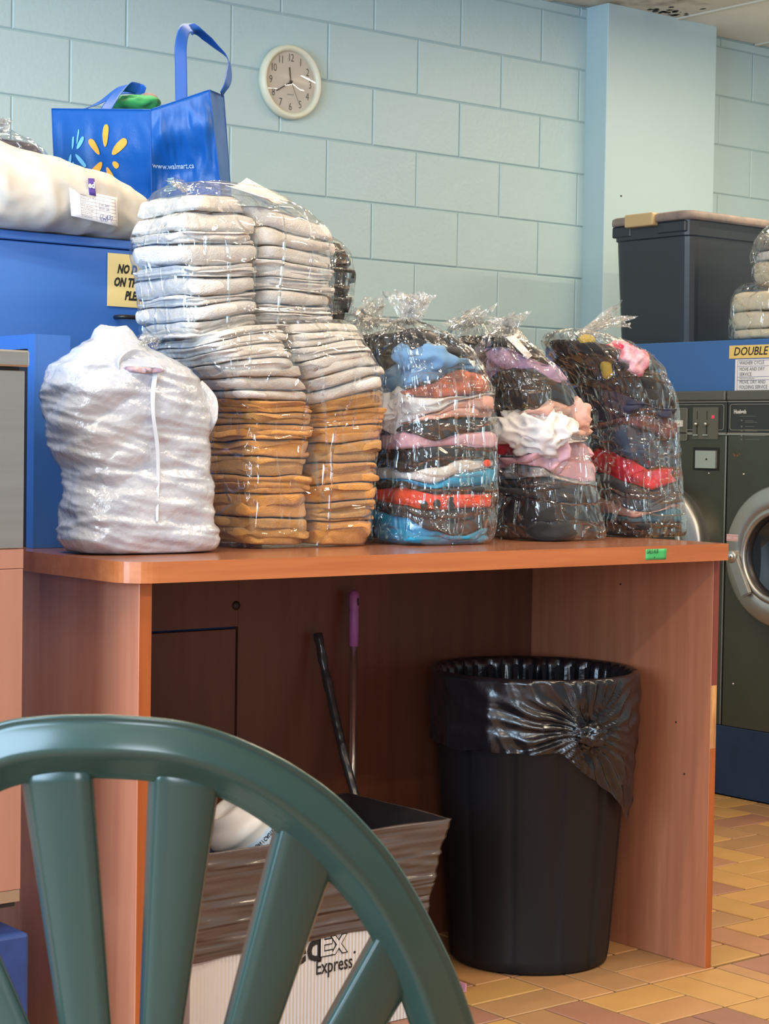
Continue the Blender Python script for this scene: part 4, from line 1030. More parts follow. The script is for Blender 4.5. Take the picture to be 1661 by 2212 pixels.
lump('shirt', surf(b2, 1160, 935, .74), 0.056, C_WHT, 26, (1.15, .55, .7), 'white shirt bunched at the front of the middle clothes bag', 'clothing', 'clothes in the clear bags', amp=1.3, fr=26, sub=5)
lump('shirt', surf(b2, 1205, 985, .88), 0.030, cloth('pale_lilac', 206, 170, 188), 27, (.8, .5, 1.1), 'pale lilac rolled sleeve in the middle clothes bag', 'clothing', 'clothes in the clear bags', amp=.8, fr=26)
lump('shirt', surf(b2, 1245, 905, .88), 0.036, C_BEIG, 28, (.8, .5, 1.1), 'dusty pink shirt bunched at the right of the middle clothes bag', 'clothing', 'clothes in the clear bags', amp=.8, fr=22)
lump('shirt', surf(b1, 866, 885, .78), 0.046, C_WHT, 29, (1.2, .55, .7), 'white shirt bunched left of the dusty pink roll', 'clothing', 'clothes in the clear bags', amp=1.4, fr=30, sub=5)
lump('jeans', surf(b1, 920, 775, .80), 0.055, C_DEN, 30, (1.1, .5, .55), 'peaked fold of light blue denim in the leftmost clothes bag', 'clothing', 'clothes in the clear bags', amp=.5, fr=16)
sl = thing('paper_slip', 'white paper slip tucked under the film of the middle clothes bag', 'paper', tuple(surf(b2, 1120, 755, 1.0)))
q_ = [surf(b2, *p_, 1.03) for p_ in ((1092, 728), (1112, 724), (1150, 768), (1140, 776))]
sheet('slip', q_, M_PAPER, sl, .0006); adopt(sl)

# ---------------------------------------------------------------- white carrier bag
YP = 3.015
pb = Body([(1200, 170, 440), (1190, 150, 462), (1150, 137, 467), (1100, 134, 458), (1050, 140, 453), (1000, 128, 450), (950, 114, 446), (900, 106, 455), (850, 100, 446), (815, 101, 430), (795, 104, 412), (780, 130, 385), (762, 152, 350), (745, 176, 318), (732, 198, 292)], YP, 0.58, 0.0, 2.9)
pb.rows = [(max(z, DZ + .001), *r) for z, *r in pb.rows]; pb.z0 = DZ + .001
pr_ = thing('carrier_bag', 'full white plastic carrier bag standing at the left end of the counter', 'bag', (pb.cx, pb.cy, DZ))
def carrier():
    vs = []; fs = []; rows, seg = 130, 190
    for j in range(rows + 1):
        t = j / rows; z = pb.z0 + (pb.z1 - pb.z0) * t
        for i in range(seg):
            th = 2 * pi * i / seg; p = pb.pt(th, z, 1.0 - 0.08 * max(0, 1 - t * 16) ** 2); c = pb.sec(z); d = Vector((p.x - c[0], p.y - c[1], 0)).normalized()
            u = (p - Vector((pb.cx, pb.cy, 0))).dot(HR)
            w = 0.010 * nz(p.x * 7, p.y * 7, z * 9)
            w += 0.0055 * rdg(u * 5 + 3, z * 26 + u * 8, 1.5) * (1 - t) ** .3 + 0.003 * rdg(u * 14, z * 60 + u * 14, 4)
            w -= 0.012 * math.exp(-((t - 0.40) / 0.03) ** 2) * (0.5 + 0.5 * nz(th * 1.3, 2, 0)) - 0.004 * math.exp(-((t - 0.13 - 0.03 * sin(th * 2)) / 0.015) ** 2) + 0.006 * rdg(u * 8, z * 14 - u * 9, 7)
            w += 0.005 * math.exp(-((t - 0.06) / 0.05) ** 2)
            p = p + d * w; vs.append(p)
    for j in range(rows):
        for i in range(seg):
            a = j * seg + i; b = j * seg + (i + 1) % seg; fs.append((a, b, b + seg, a + seg))
    fs.append(tuple(range(seg))[::-1])
    K = rows * seg; prev = K
    for q, (kk, dz) in enumerate(((0.85, 0.012), (0.6, 0.022), (0.3, 0.02), (0.05, 0.015))):
        nb = len(vs)
        for i in range(seg):
            th = 2 * pi * i / seg; p = pb.pt(th, pb.z1, kk); vs.append(Vector((p.x, p.y, pb.z1 + dz + 0.010 * nz(p.x * 25, p.y * 25, 3))))
        for i in range(seg): j2 = (i + 1) % seg; fs.append((prev + i, prev + j2, nb + j2, nb + i))
        prev = nb
    fs.append(tuple(range(prev, prev + seg)))
    return link('bag_body', mesh_of(vs, fs), M_POLY, pr_, True)
carrier()
# handle lobes rising from the mouth
def ribbon(name, pts, widths, wdir, m, parent, th=0.0015, seed=0, n=40, cup=0.0):
    """smooth strap through pts; wdir = width direction"""
    pts = [Vector(p) for p in pts]
    def cr(t):
        s = t * (len(pts) - 1); i = min(int(s), len(pts) - 2); f = s - i
        p0, p1, p2, p3 = pts[max(i - 1, 0)], pts[i], pts[i + 1], pts[min(i + 2, len(pts) - 1)]
        w = widths[i] + (widths[i + 1] - widths[i]) * f
        return 0.5 * ((2 * p1) + (p2 - p0) * f + (2 * p0 - 5 * p1 + 4 * p2 - p3) * f * f + (3 * p1 - p0 - 3 * p2 + p3) * f ** 3), w
    bm = bmesh.new(); G = []; m_ = 8
    wd = [Vector(w) for w in wdir] if isinstance(wdir, list) else [Vector(wdir)] * 2
    for j in range(n + 1):
        t = j / n; c, w = cr(t); c2, _ = cr(min(1, t + 0.01)); c1, _ = cr(max(0, t - 0.01)); tg = (c2 - c1).normalized()
        s_ = t * (len(wd) - 1); i = min(int(s_), len(wd) - 2); W = wd[i].lerp(wd[i + 1], s_ - i); W = (W - tg * W.dot(tg)).normalized(); N = tg.cross(W)
        row = []
        for side in (1, -1):
            for i in range(m_ + 1):
                u = (i / m_ * 2 - 1) * side
                row.append(bm.verts.new(c + W * (u * w) + N * (side * th / 2 + cup * w * (u * u) + (0.25 * w * nz(u * 2 + seed, t * 7, seed) if seed else 0))))
        G.append(row)
    K = len(G[0])
    for j in range(n):
        for i in range(K): bm.faces.new((G[j][i], G[j][(i + 1) % K], G[j + 1][(i + 1) % K], G[j + 1][i]))
    bm.faces.new(G[0][::-1]); bm.faces.new(G[-1])
    return bmobj(name, bm, m, parent, True)
Yh = 3.03
ribbon('handle_loop', [at(246, 812, Y=2.945), at(262, 782, Y=2.945), at(292, 768, Y=2.95), at(326, 780, Y=2.955), at(352, 806, Y=2.95)], [0.010, 0.013, 0.014, 0.012, 0.008], [tuple(HR * .6 + Vector((0, 0, .8))), tuple(Vector((0, 0, 1)) + HR * .1), tuple(HR * -.5 + Vector((0, 0, .9)))], M_POLY, pr_, 0.004, 8, 40)
ribbon('side_gusset', [at(420, 835, Y=3.0), at(446, 868, Y=2.98), at(448, 905, Y=2.97), at(440, 945, Y=2.98)], [0.018, 0.02, 0.018, 0.006], tuple(HR), M_POLY, pr_, 0.004, 11, 24)
M_SEAM = mat('white_carrier_seam', srgb(204, 208, 216), 0.3)
sp = []
for px, py in ((338, 800), (332, 850), (333, 900), (341, 960), (343, 1020), (341, 1080), (341, 1128)):
    # walk out of the bag towards the viewer to find its surface
    q = at(px, py, Y=YP); c = pb.sec(q.z); best = None
    for k in range(120):
        yy = 2.80 + k * 0.002; q2 = at(px, py, Y=yy); c = pb.sec(q2.z)
        if abs((q2.x - c[0]) / c[2]) ** 2.9 + abs((q2.y - c[1]) / c[3]) ** 2.9 < 1: best = q2; break
    sp.append((best or q) - HF * 0.010)
ribbon('seam_strip', sp, [0.0045, 0.004, 0.0032, 0.0036, 0.0032, 0.003, 0.002], tuple(HR), M_SEAM, pr_, 0.002, 0, 40)
adopt(pr_)
lump('garment', surf(pb, 300, 800, .93), 0.020, cloth('lilac_pink', 196, 172, 174, (84, 66, 120), 20), 4, (1.5, 0.8, 0.26), 'pink and purple garment showing through the carrier bag mouth', 'clothing', amp=1.3, fr=40)

# ---------------------------------------------------------------- cream laundry bag on the cabinet
ZC = ZT + 0.021
lbag = thing('laundry_bag', 'long cream cloth laundry bag lying on the blue cabinet', 'bag', (1.75, 3.6, ZC))
def laundry():
    secs = []   # along x: (px centre, y top px, y bottom px, depth half)
    S = [(-170, 380, 480, 0.08), (-120, 330, 500, 0.13), (-60, 322, 503, 0.15), (0, 338, 504, 0.155), (60, 350, 512, 0.155), (120, 366, 522, 0.15), (180, 385, 534, 0.14), (225, 402, 541, 0.125), (262, 425, 545, 0.10), (290, 446, 542, 0.075), (310, 452, 520, 0.05), (326, 452, 492, 0.028), (336, 455, 478, 0.008)]
    Yc = 3.50; vs = []; fs = []; seg = 72; nn = 110
    for j in range(nn + 1):
        s = j / nn * (len(S) - 1); i = min(int(s), len(S) - 2); f = s - i; f = f * f * (3 - 2 * f) * .4 + f * .6
        a = [S[i][k] + (S[i + 1][k] - S[i][k]) * f for k in range(4)]
        top, bot = at(a[0], a[1], Y=Yc), at(a[0], a[2], Y=Yc - a[3] * .7)
        zb = max(bot.z, ZC + 0.001); cz = (top.z + zb) / 2; hz = (top.z - zb) / 2
        for k in range(seg):
            th = 2 * pi * k / seg; c, sn = cos(th), sin(th)
            y = a[3] * math.copysign(abs(c) ** .8, c); z = hz * math.copysign(abs(sn) ** .8, sn)
            p = Vector((top.x, Yc + y, cz + z))
            w = 0.012 * nz(p.x * 7, p.y * 6, p.z * 7) + 0.013 * rdg(p.x * 8, p.z * 18 + p.x * 7, p.y * 4) + 0.004 * rdg(p.x * 20, p.z * 34, p.y * 6)
            p.y += w * c; p.z += w * sn
            p.z = max(p.z, ZC + 0.0008); vs.append(p)
    for j in range(nn):
        for k in range(seg): a = j * seg + k; b = j * seg + (k + 1) % seg; fs.append((a, b, b + seg, a + seg))
    fs.append(tuple(range(seg))[::-1]); fs.append(tuple(range(nn * seg, nn * seg + seg)))
    link('bag_body', mesh_of(vs, fs), M_LAUN, lbag, True)
laundry()
adopt(lbag)
YT = 3.335
tg = thing('laundry_tag', 'white ruled tag with handwriting hanging on the cream laundry bag', 'tag', tuple(at(205, 470, Y=YT)))
TC = [at(150, 406, Y=YT), at(253, 427, Y=YT), at(254, 489, Y=YT), at(154, 466, Y=YT)]
sheet('card', TC, M_PAPER, tg, 0.0006)
ex = (TC[1] - TC[0]).normalized(); ey = (TC[3] - TC[0]).normalized(); 
MT = Matrix(((ex.x, -ey.x, 0, 0), (ex.y, -ey.y, -1, 0), (ex.z, -ey.z, 0, 0), (0, 0, 0, 1)))
LW, LH = (TC[1] - TC[0]).length, (TC[3] - TC[0]).length
M_GI = mat('thin_print', srgb(110, 108, 120), .7)
for i in range(7):
    a = TC[0] + ex * LW * .21 + ey * LH * (0.10 + 0.128 * i); b = a + ex * LW * .74
    bm = bmesh.new(); dz = -ey * 0.0005; o_ = Vector((0, -0.0008, 0)); quad(bm, a + o_, b + o_, b + o_ + dz, a + o_ + dz); bmobj('ruled_line', bm, M_GI, tg)
for u in (0.21, 0.53, 0.95):
    a = TC[0] + ex * LW * u + ey * LH * .08; b = TC[0] + ex * LW * u + ey * LH * .97; o_ = Vector((0, -0.0008, 0))
    bm = bmesh.new(); quad(bm, a + o_, a + o_ + ex * .0005, b + o_ + ex * .0005, b + o_); bmobj('ruled_line', bm, M_GI, tg)
for i, s in enumerate(('Name:', 'Phone #:', 'Date:', 'Pick up time:', 'Total Weight:', 'Service Fee:', 'Total price:')):
    o_ = TC[0] + ex * LW * .22 + ey * LH * (0.18 + 0.128 * i) + Vector((0, -0.0009, 0)); text('print', s, 0.0052, Matrix.Translation(o_) @ MT, M_GI, tg)
for u, v, s, sz in ((.58, .44, '2:15 AM', .007), (.58, .57, '30.51 LB', .0065), (.58, .88, '(1:43)', .013), (.60, .98, 'LM7', .010)):
    text('handwriting', s, sz, Matrix.Translation(TC[0] + ex * LW * u + ey * LH * v + Vector((0, -0.0009, 0))) @ MT, M_INKB, tg, shear=.3)
vp = [at(190, 385, Y=YT - .002), at(204, 385.5, Y=YT - .002), at(207.5, 423, Y=YT - .002), at(193, 421, Y=YT - .002)]
sheet('purple_sticker', vp, mat('purple_sticker', srgb(84, 62, 150), .5), tg, 0.0004)
text('sticker_print', 'ed', 0.0165, Matrix.Translation(at(190.8, 405, Y=YT - .0034)) @ FY, M_PAPER, tg, bold=.0006, xs=.9)
adopt(tg)
# bag of dark clothes far left, behind the laundry bag
fb = Body([(430, -150, 90), (380, -160, 108), (345, -150, 108), (320, -140, 92), (300, -120, 68), (286, -90, 30), (278, -40, 16)], 3.85, 0.8, 0, 3.0)
fb.rows = [(max(z, ZC + .001), *r) for z, *r in fb.rows]; fb.z0 = ZC + .001
fr_ = thing('clothes_bag', 'clear knotted bag of dark clothes at the far left behind the cream laundry bag', 'bag', (fb.cx, fb.cy, ZC))
filmskin(fb, 'film', F_CLEAR, fr_, 1.0, rows=50, seg=110, wr=0.006, seed=61, top_cap=True)
tuft('knot', at(2, 285, Y=3.8), at(8, 256, Y=3.8), 0.012, 0.022, fr_, 12, 4, F_TUFT, 0.05)
adopt(fr_)
tag(layer(fb, 'folded_clothes', cloth('dark_violet', 60, 54, 70), (lambda u, p, th: fb.z0 + .002), (lambda u, p, th: fb.z1 - .028 + .01 * nz(p.x * 9, p.y * 9, 2)), 3, 500, .9, None, .02, .012), 'dark garments inside the knotted bag at the far left', 'clothing', 'clothes in the clear bags')

# ---------------------------------------------------------------- blue shopping bag
YB2 = 3.74
sb = thing('shopping_bag', 'blue woven shopping bag with orange spark print and tall handles', 'bag', (2.3, 3.85, ZC))
T = [at(112, 235, Y=3.96), at(325, 237, Y=3.70), at(452, 194, Y=3.62), at(483, 207, Y=3.74)]
Bm = [at(128, 395, Y=3.96), at(330, 455, Y=3.74), at(497, 400, Y=3.64), at(512, 420, Y=3.78)]
for v in Bm: v.z = ZC + .002
T.append(at(470, 205, Y=4.02)); Bm.append(Vector((Bm[3].x - 0.03, 4.05, ZC + .002)))
T.append(T[0] + Vector((0.12, 0.18, 0.0))); Bm.append(Bm[0] + Vector((0.12, 0.18, 0)))
def bagpt(i, u, v):
    """panel i, u along the top edge, v from the top (0) down (1)"""
    j = (i + 1) % len(T); return T[i].lerp(T[j], u).lerp(Bm[i].lerp(Bm[j], u), v)
def panel_n(i):
    j = (i + 1) % len(T); n = (T[j] - T[i]).cross(Vector((0, 0, 1))).normalized(); return n
def bagdisp(i, u, v):
    p = bagpt(i, u, v); n = panel_n(i)
    w = 0.004 * nz(p.x * 12, p.y * 12, p.z * 12)
    if i == 0: w += -0.030 * math.exp(-(((u - 0.93) / 0.30) ** 2 + ((v - 0.62) / 0.26) ** 2)) + 0.006 * sin(u * 9) * v * (1 - u) + 0.004 * rdg(u * 6, v * 4, 8) - 0.012 * math.exp(-((u - .12) / .05) ** 2) * v
    if i == 1: w += 0.012 * math.exp(-((v - 0.20) / 0.07) ** 2) - 0.050 * math.exp(-(((u - 0.35) / 0.45) ** 2 + ((v - 0.42) / 0.17) ** 2)) - 0.05 * math.exp(-((u - 0.08) / 0.12) ** 2) * (v > .3) * (v - .3) + 0.010 * rdg(u * 3.5, v * 3, 2) + 0.004 * rdg(u * 9, v * 7, 5)
    e = min(1, min(u, 1 - u) / 0.08); return p + n * (w * e * min(1, v / 0.12))
for i in range(len(T)):
    nu, nv = 34, 40; vs = []; fs = []
    for j in range(nv + 1):
        for k in range(nu + 1): vs.append(bagdisp(i, k / nu, j / nv))
    n_ = panel_n(i); K = len(vs)
    vs += [v - n_ * 0.0012 for v in vs]
    for j in range(nv):
        for k in range(nu): a = j * (nu + 1) + k; fs.append((a, a + nu + 1, a + nu + 2, a + 1)); fs.append((K + a, K + a + 1, K + a + nu + 2, K + a + nu + 1))
    for k in range(nu): fs.append((k, k + 1, K + k + 1, K + k))
    link('bag_panel', mesh_of(vs, fs), M_BAGBL, sb, True)
    bm = bmesh.new(); tube(bm, [bagdisp(i, 0, t / 12) for t in range(13)], 0.0016, 6); bmobj('piping', bm, M_BAGST, sb, True)
    bm = bmesh.new(); tube(bm, [bagdisp(i, t / 12, 0.0) for t in range(13)], 0.0014, 6); bmobj('hem', bm, M_BAGST, sb, True)
def petal(i, c, ang, l, w, m, name='spark_petal', sq=1.0, vsq=1.0):
    """rounded print lying on panel i; c = (u, v) ; sizes in metres"""
    j = (i + 1) % len(T); LU = (T[j] - T[i]).length; LV = (T[i] - Bm[i]).length
    bm = bmesh.new(); n_ = panel_n(i); pts = []
    N = 28
    for k in range(N):
        t = 2 * pi * k / N; x = l / 2 * cos(t); y = w / 2 * sin(t) * (1.0 + 0.30 * cos(t))
        x = l / 2 * math.copysign(abs(cos(t)) ** .7, cos(t))
        a = radians(ang); gx, gy = (x * cos(a) - y * sin(a)) * sq, (x * sin(a) + y * cos(a)) * vsq
        pts.append((c[0] + gx / LU, c[1] - gy / LV))
    cen = (c[0], c[1])
    vc = bm.verts.new(bagdisp(i, *cen) + n_ * 0.0022)
    rings = []
    for f in (0.34, 0.67, 1.0):
        rings.append([bm.verts.new(bagdisp(i, min(1, max(0, cen[0] + (p[0] - cen[0]) * f)), min(1, max(0, cen[1] + (p[1] - cen[1]) * f))) + n_ * 0.0022) for p in pts])
    for k in range(N):
        bm.faces.new((vc, rings[0][k], rings[0][(k + 1) % N]))
        for r in range(2): bm.faces.new((rings[r][k], rings[r][(k + 1) % N], rings[r + 1][(k + 1) % N], rings[r + 1][k]))
    return bmobj(name, bm, m, sb)
def uv_of(i, px, py):
    best = None
    for a in range(61):
        for b in range(61):
            u, v = a / 60, b / 60; p = bagpt(i, u, v) - EYEP; z = p.dot(FW); x, y = CX + FPX * p.dot(RT) / z, CY - FPX * p.dot(UP) / z
            d = (x - px) ** 2 + (y - py) ** 2
            if best is None or d < best[0]: best = (d, u, v)
    return best[1:]
def petal_px(i, x0, y0, x1, y1, wpx, m):
    """petal between two picture points, wide end at the first"""
    a, b = uv_of(i, x0, y0), uv_of(i, x1, y1); j = (i + 1) % len(T); LU = (T[j] - T[i]).length; LV = (T[i] - Bm[i]).length
    dx, dy = (a[0] - b[0]) * LU, -(a[1] - b[1]) * LV
    petal(i, ((a[0] + b[0]) / 2, (a[1] + b[1]) / 2), math.degrees(atan2(dy, dx)), sqrt(dx * dx + dy * dy), wpx, m)
for x0, y0, x1, y1, w in ((231, 268, 230, 318, .017), (193, 299, 217, 332, .016), (276, 303, 243, 332, .019), (202, 378, 219, 350, .017), (256, 362, 243, 350, .014), (242, 391, 232, 364, .013)):
    petal_px(0, x0, y0, x1, y1, w, M_ORANGE)
for x0, y0, x1, y1, w in ((174, 277, 169, 312, .004), (182, 297, 171, 322, .010), (163, 298, 160, 322, .006), (150, 359, 159, 335, .008), (188, 360, 169, 336, .010), (167, 372, 162, 348, .009)):
    petal_px(0, x0, y0, x1, y1, w, M_LBLUE)
uu, vv = uv_of(1, 329, 363); q0 = bagdisp(1, uu, vv); n_ = panel_n(1); e1 = (T[2] - T[1]).normalized(); e2 = Vector((0, 0, 1))
LU1, LV1 = (T[2] - T[1]).length, (T[1] - Bm[1]).length
me_t = text('web_address', 'www.walmart.ca', 0.0155, Matrix.Identity(4), mat('pale_print', srgb(190, 214, 236), .6), sb, xs=.80, space=1.03, bold=.0002)
for v in me_t.data.vertices:
    x_, y_ = v.co.x, v.co.y
    v.co = bagdisp(1, min(.98, uu + x_ / LU1), vv - y_ / LV1 + x_ * 0.16 / LV1) + n_ * 0.0030
M_PRB = mat('pale_bottle_print', srgb(150, 200, 214), .6)
for k, (x, y, w) in enumerate(((366, 384, 14), (366, 388, 15), (366, 392, 14), (366, 396, 15), (366, 400, 18), (366, 405, 24), (366, 410, 28))):
    a, b = uv_of(1, x - w / 2, y), uv_of(1, x + w / 2, y - .8)
    bm = bmesh.new(); row0 = []; row1 = []
    for q in range(7):
        u_, v_ = a[0] + (b[0] - a[0]) * q / 6, a[1] + (b[1] - a[1]) * q / 6
        row0.append(bm.verts.new(bagdisp(1, u_, v_) + n_ * .003)); row1.append(bm.verts.new(bagdisp(1, u_, v_ - .011) + n_ * .003))
    for q in range(6): bm.faces.new((row0[q], row0[q + 1], row1[q + 1], row1[q]))
    bmobj('bottle_print', bm, M_PRB, sb)
M_HW = 0.0135
yh = 3.66
ribbon('handle', [at(392, 225, Y=3.66), at(391, 150, Y=3.66), at(391, 95, Y=3.665), at(402, 62, Y=3.68), at(430, 70, Y=3.70), at(465, 100, Y=3.72), at(491, 125, Y=3.72), at(496, 150, Y=3.70), at(490, 180, Y=3.66), at(478, 204, Y=3.66)], [M_HW] * 10,
       [tuple(HR), tuple(HR), tuple(HR * .8 + HF * .8), tuple(HF + Vector((0, 0, -.3))), tuple(HF), tuple(HF + HR * .25), tuple(HF + HR * .2)], M_BAGST, sb, 0.0018, 0, 80)
ribbon('handle', [at(178, 238, Y=3.95), at(215, 222, Y=3.95), at(258, 196, Y=3.92), at(300, 193, Y=3.88), at(312, 200, Y=3.86)], [0.008, .009, .012, .014, .013], [tuple(HF), tuple(HF * .6 + Vector((0, 0, 1))), tuple(Vector((0, 0, 1)))], M_BAGST, sb, 0.0018, 0, 50)
ribbon('handle', [at(227, 240, Y=3.83), at(238, 222, Y=3.84), at(255, 200, Y=3.86), at(280, 188, Y=3.88), at(312, 196, Y=3.88)], [M_HW * .95] * 5, [tuple(HR), tuple(HR * .8 + Vector((0, 0, .3))), tuple(Vector((0, 0, 1)) + HR * .2)], M_BAGST, sb, 0.0018, 0, 50)
adopt(sb)
lump('garment', at(290, 226, Y=3.88), 0.05, cloth('green', 34, 140, 74), 14, (1.1, .8, .42), 'bright green garment poking out of the blue shopping bag', 'clothing', amp=.6, fr=20)
lump('garment', at(322, 216, Y=3.86), 0.026, cloth('dusty_brown', 120, 90, 92), 15, (.8, .8, .5), 'dusty brown garment beside the green one in the blue shopping bag', 'clothing', amp=.6, fr=20, sub=3)

# ---------------------------------------------------------------- bag of cream towels on the right
cb2 = Body([(752, 1580, 1860), (735, 1571, 1880), (700, 1571, 1885), (660, 1573, 1885), (632, 1582, 1870), (618, 1600, 1850)], 4.18, 0.6, 0, 3.4)
cb2.rows = [(max(z, 1.504), *r) for z, *r in cb2.rows]; cb2.z0 = 1.504
off = (5.10 - cb2.cx)
rt = thing('towel_bag', 'bag of cream towels with white and grey laundry on top at the right edge', 'bag', (cb2.cx, cb2.cy, 1.504))
zz = [1.5045, zat(703, 1600, 4.1), zat(663, 1600, 4.1), zat(620, 1620, 4.1)]
for i in range(3):
    tag(layer(cb2, 'folded_towel', M_TOWC, (lambda u, p, th, z=zz[i]: z + .0005), (lambda u, p, th, z=zz[i + 1]: z - .0005), 1, 600 + i, .97, None, .022, .006), 'thick cream towel, %s of three at the right edge' % ('lowest', 'middle', 'highest')[i], 'towel', 'cream towels at the right edge')
cb3 = Body([(640, 1640, 1800), (600, 1622, 1820), (560, 1618, 1830), (530, 1626, 1830), (505, 1642, 1820), (490, 1658, 1800)], 4.20, 0.6, 0, 3.0)
z6 = [zat(618, 1650, 4.2), zat(562, 1650, 4.2), zat(540, 1650, 4.2), zat(498, 1650, 4.2)]
for i, (m_, l_) in enumerate(((M_TOWC, 'cream towel'), (M_TOWW, 'white towel'), (cloth('mid_grey', 128, 126, 118), 'grey towel'))):
    tag(layer(cb3, 'folded_towel', m_, (lambda u, p, th, z=z6[i]: z + .0005), (lambda u, p, th, z=z6[i + 1]: z - .0005), 1, 620 + i, .95, None, .02, .008), l_ + ' in the small upper heap at the right edge', 'towel', 'laundry heap at the right edge')
filmskin(cb3, 'film', F_CLEAR, rt, 1.02, rows=40, seg=90, wr=0.006, seed=81, top_cap=True)
filmskin(cb2, 'film', F_TOWEL, rt, 1.02, rows=40, seg=90, wr=0.004, seed=82, top_cap=True)
adopt(rt)

# ---------------------------------------------------------------- bin with liner
CCX, CCY = 2.945, 3.108
can = thing('waste_bin', 'round black plastic waste bin lined with a knotted black bin bag', 'bin', (CCX, CCY, 0))
bm = bmesh.new(); prof = [(0.150, 0.012), (0.168, 0.0), (0.176, 0.006), (0.180, 0.03), (0.222, 0.60), (0.226, 0.602), (0.229, 0.612), (0.229, 0.632), (0.222, 0.636), (0.216, 0.63), (0.172, 0.03), (0.02, 0.028)]
rings = lathe(bm, prof, 144, Matrix.Translation((CCX, CCY, 0)))
for ri in range(3, 5):
    for k, v in enumerate(rings[ri]):
        a = (k / 144 * 12 + .35) % 1; r = 1 - 0.030 * math.exp(-((a - .5) / .07) ** 2)
        v.co.x = CCX + (v.co.x - CCX) * r; v.co.y = CCY + (v.co.y - CCY) * r
bm.faces.new(rings[0][::-1]); bm.faces.new(rings[-1])
bmobj('bin_body', bm, M_CAN, can, True)
def liner():
    KN = at(1245, 1580, Y=2.93); ka = atan2(KN.y - CCY, KN.x - CCX); kz = KN.z
    vs = []; fs = []; seg, rows = 260, 64
    tipp = at(1306, 1783, Y=2.96); ta = atan2(tipp.y - CCY, tipp.x - CCX)
    for j in range(rows + 1):
        t = j / rows
        for i in range(seg):
            th = 2 * pi * i / seg
            # lower hem height of the skirt
            da = (th - ta + pi) % (2 * pi) - pi; dk = (th - ka + pi) % (2 * pi) - pi
            hem = 0.49 + 0.012 * nz(th * 3, 1, 0)
            tip = max(0, 1 - abs(da) / (1.0 if da < 0 else 0.28)); hem -= 0.165 * tip ** 1.0
            if t < 0.22:                                   # inside
                s = t / 0.22; r = 0.19 + 0.026 * s; z = 0.40 + (0.645 - 0.40) * s
                r += 0.004 * sin(th * 40 + 2 * nz(th * 3, z * 4, 1))
            elif t < 0.30:
                s = (t - .22) / .08; r = 0.216 + 0.018 * sin(s * pi / 2); z = 0.645 + 0.006 * sin(s * pi)
            else:
                s = (t - .30) / .70; z = 0.645 + (hem - 0.645) * s; r = 0.180 + 0.042 * (z - .03) / .57 + 0.012
                x_ = dk * 0.225; z_ = z - kz; rho = sqrt(x_ * x_ + z_ * z_) + 1e-4; phi = atan2(z_, x_)
                fall = math.exp(-rho / 0.13)
                r += (0.009 * sin(phi * 26 + 4 * nz(phi * 2, rho * 12, 0)) + 0.006 * rdg(phi * 7, rho * 8, 2)) * fall * min(1, rho / 0.02)
                r += 0.006 * rdg(th * 4, z * 14 + th * 3, 5) * s + 0.010 * math.exp(-(rho / .03) ** 2) - 0.004 * fall
                r += 0.010 * tip * s
                r += 0.006 * nz(th * 3, z * 10, 7)
                r = max(r, 0.180 + 0.042 * (z - .03) / .57 + 0.0035) if z < .59 else max(r, 0.2325)
            vs.append((CCX + r * cos(th), CCY + r * sin(th), z))
    for j in range(rows):
        for i in range(seg): a = j * seg + i; b = j * seg + (i + 1) % seg; fs.append((a, b, b + seg, a + seg))
    link('bin_liner', mesh_of(vs, fs), M_LINER, can, True)
    kc = Vector((CCX + 0.236 * cos(ka), CCY + 0.236 * sin(ka), kz))
    lump('liner_knot', kc, 0.020, M_LINER, 33, (1.5, .9, 1.0), parent=can, amp=0.9, fr=60)
liner()
adopt(can)

# ---------------------------------------------------------------- lined cardboard box, bottle, handles
XB0, XB1, YB0, YB1, ZB = 1.905, 2.432, 2.903, 3.165, 0.30
cbx = thing('cardboard_box', 'white corrugated courier box lined with a grey bin bag under the counter', 'box', (2.17, 3.03, 0))
M_CARD = mat('white_corrugated', srgb(206, 202, 200), 0.7)
nt = M_CARD.node_tree; wv = nt.nodes.new('ShaderNodeTexWave'); wv.bands_direction = 'X'; wv.inputs['Scale'].default_value = 38; wv.inputs['Distortion'].default_value = 0.2
tc = nt.nodes.new('ShaderNodeTexCoord'); nt.links.new(tc.outputs['Object'], wv.inputs[0]); bp = nt.nodes.new('ShaderNodeBump'); bp.inputs['Strength'].default_value = 0.5; bp.inputs['Distance'].default_value = 0.003
nt.links.new(wv.outputs[1], bp.inputs['Height']); nt.links.new(bp.outputs[0], nt.nodes['Principled BSDF'].inputs['Normal'])
for nm, a in (('front_wall', (XB0, XB1, YB0, YB0 + .004)), ('rear_wall', (XB0, XB1, YB1 - .004, YB1)), ('side_wall', (XB0, XB0 + .004, YB0 + .0042, YB1 - .0042)), ('side_wall', (XB1 - .004, XB1, YB0 + .0042, YB1 - .0042))):
    boxobj(nm, M_CARD, *a, 0.001, ZB, cbx)
boxobj('floor_panel', M_CARD, XB0 + .005, XB1 - .005, YB0 + .005, YB1 - .005, 0.002, 0.006, cbx)
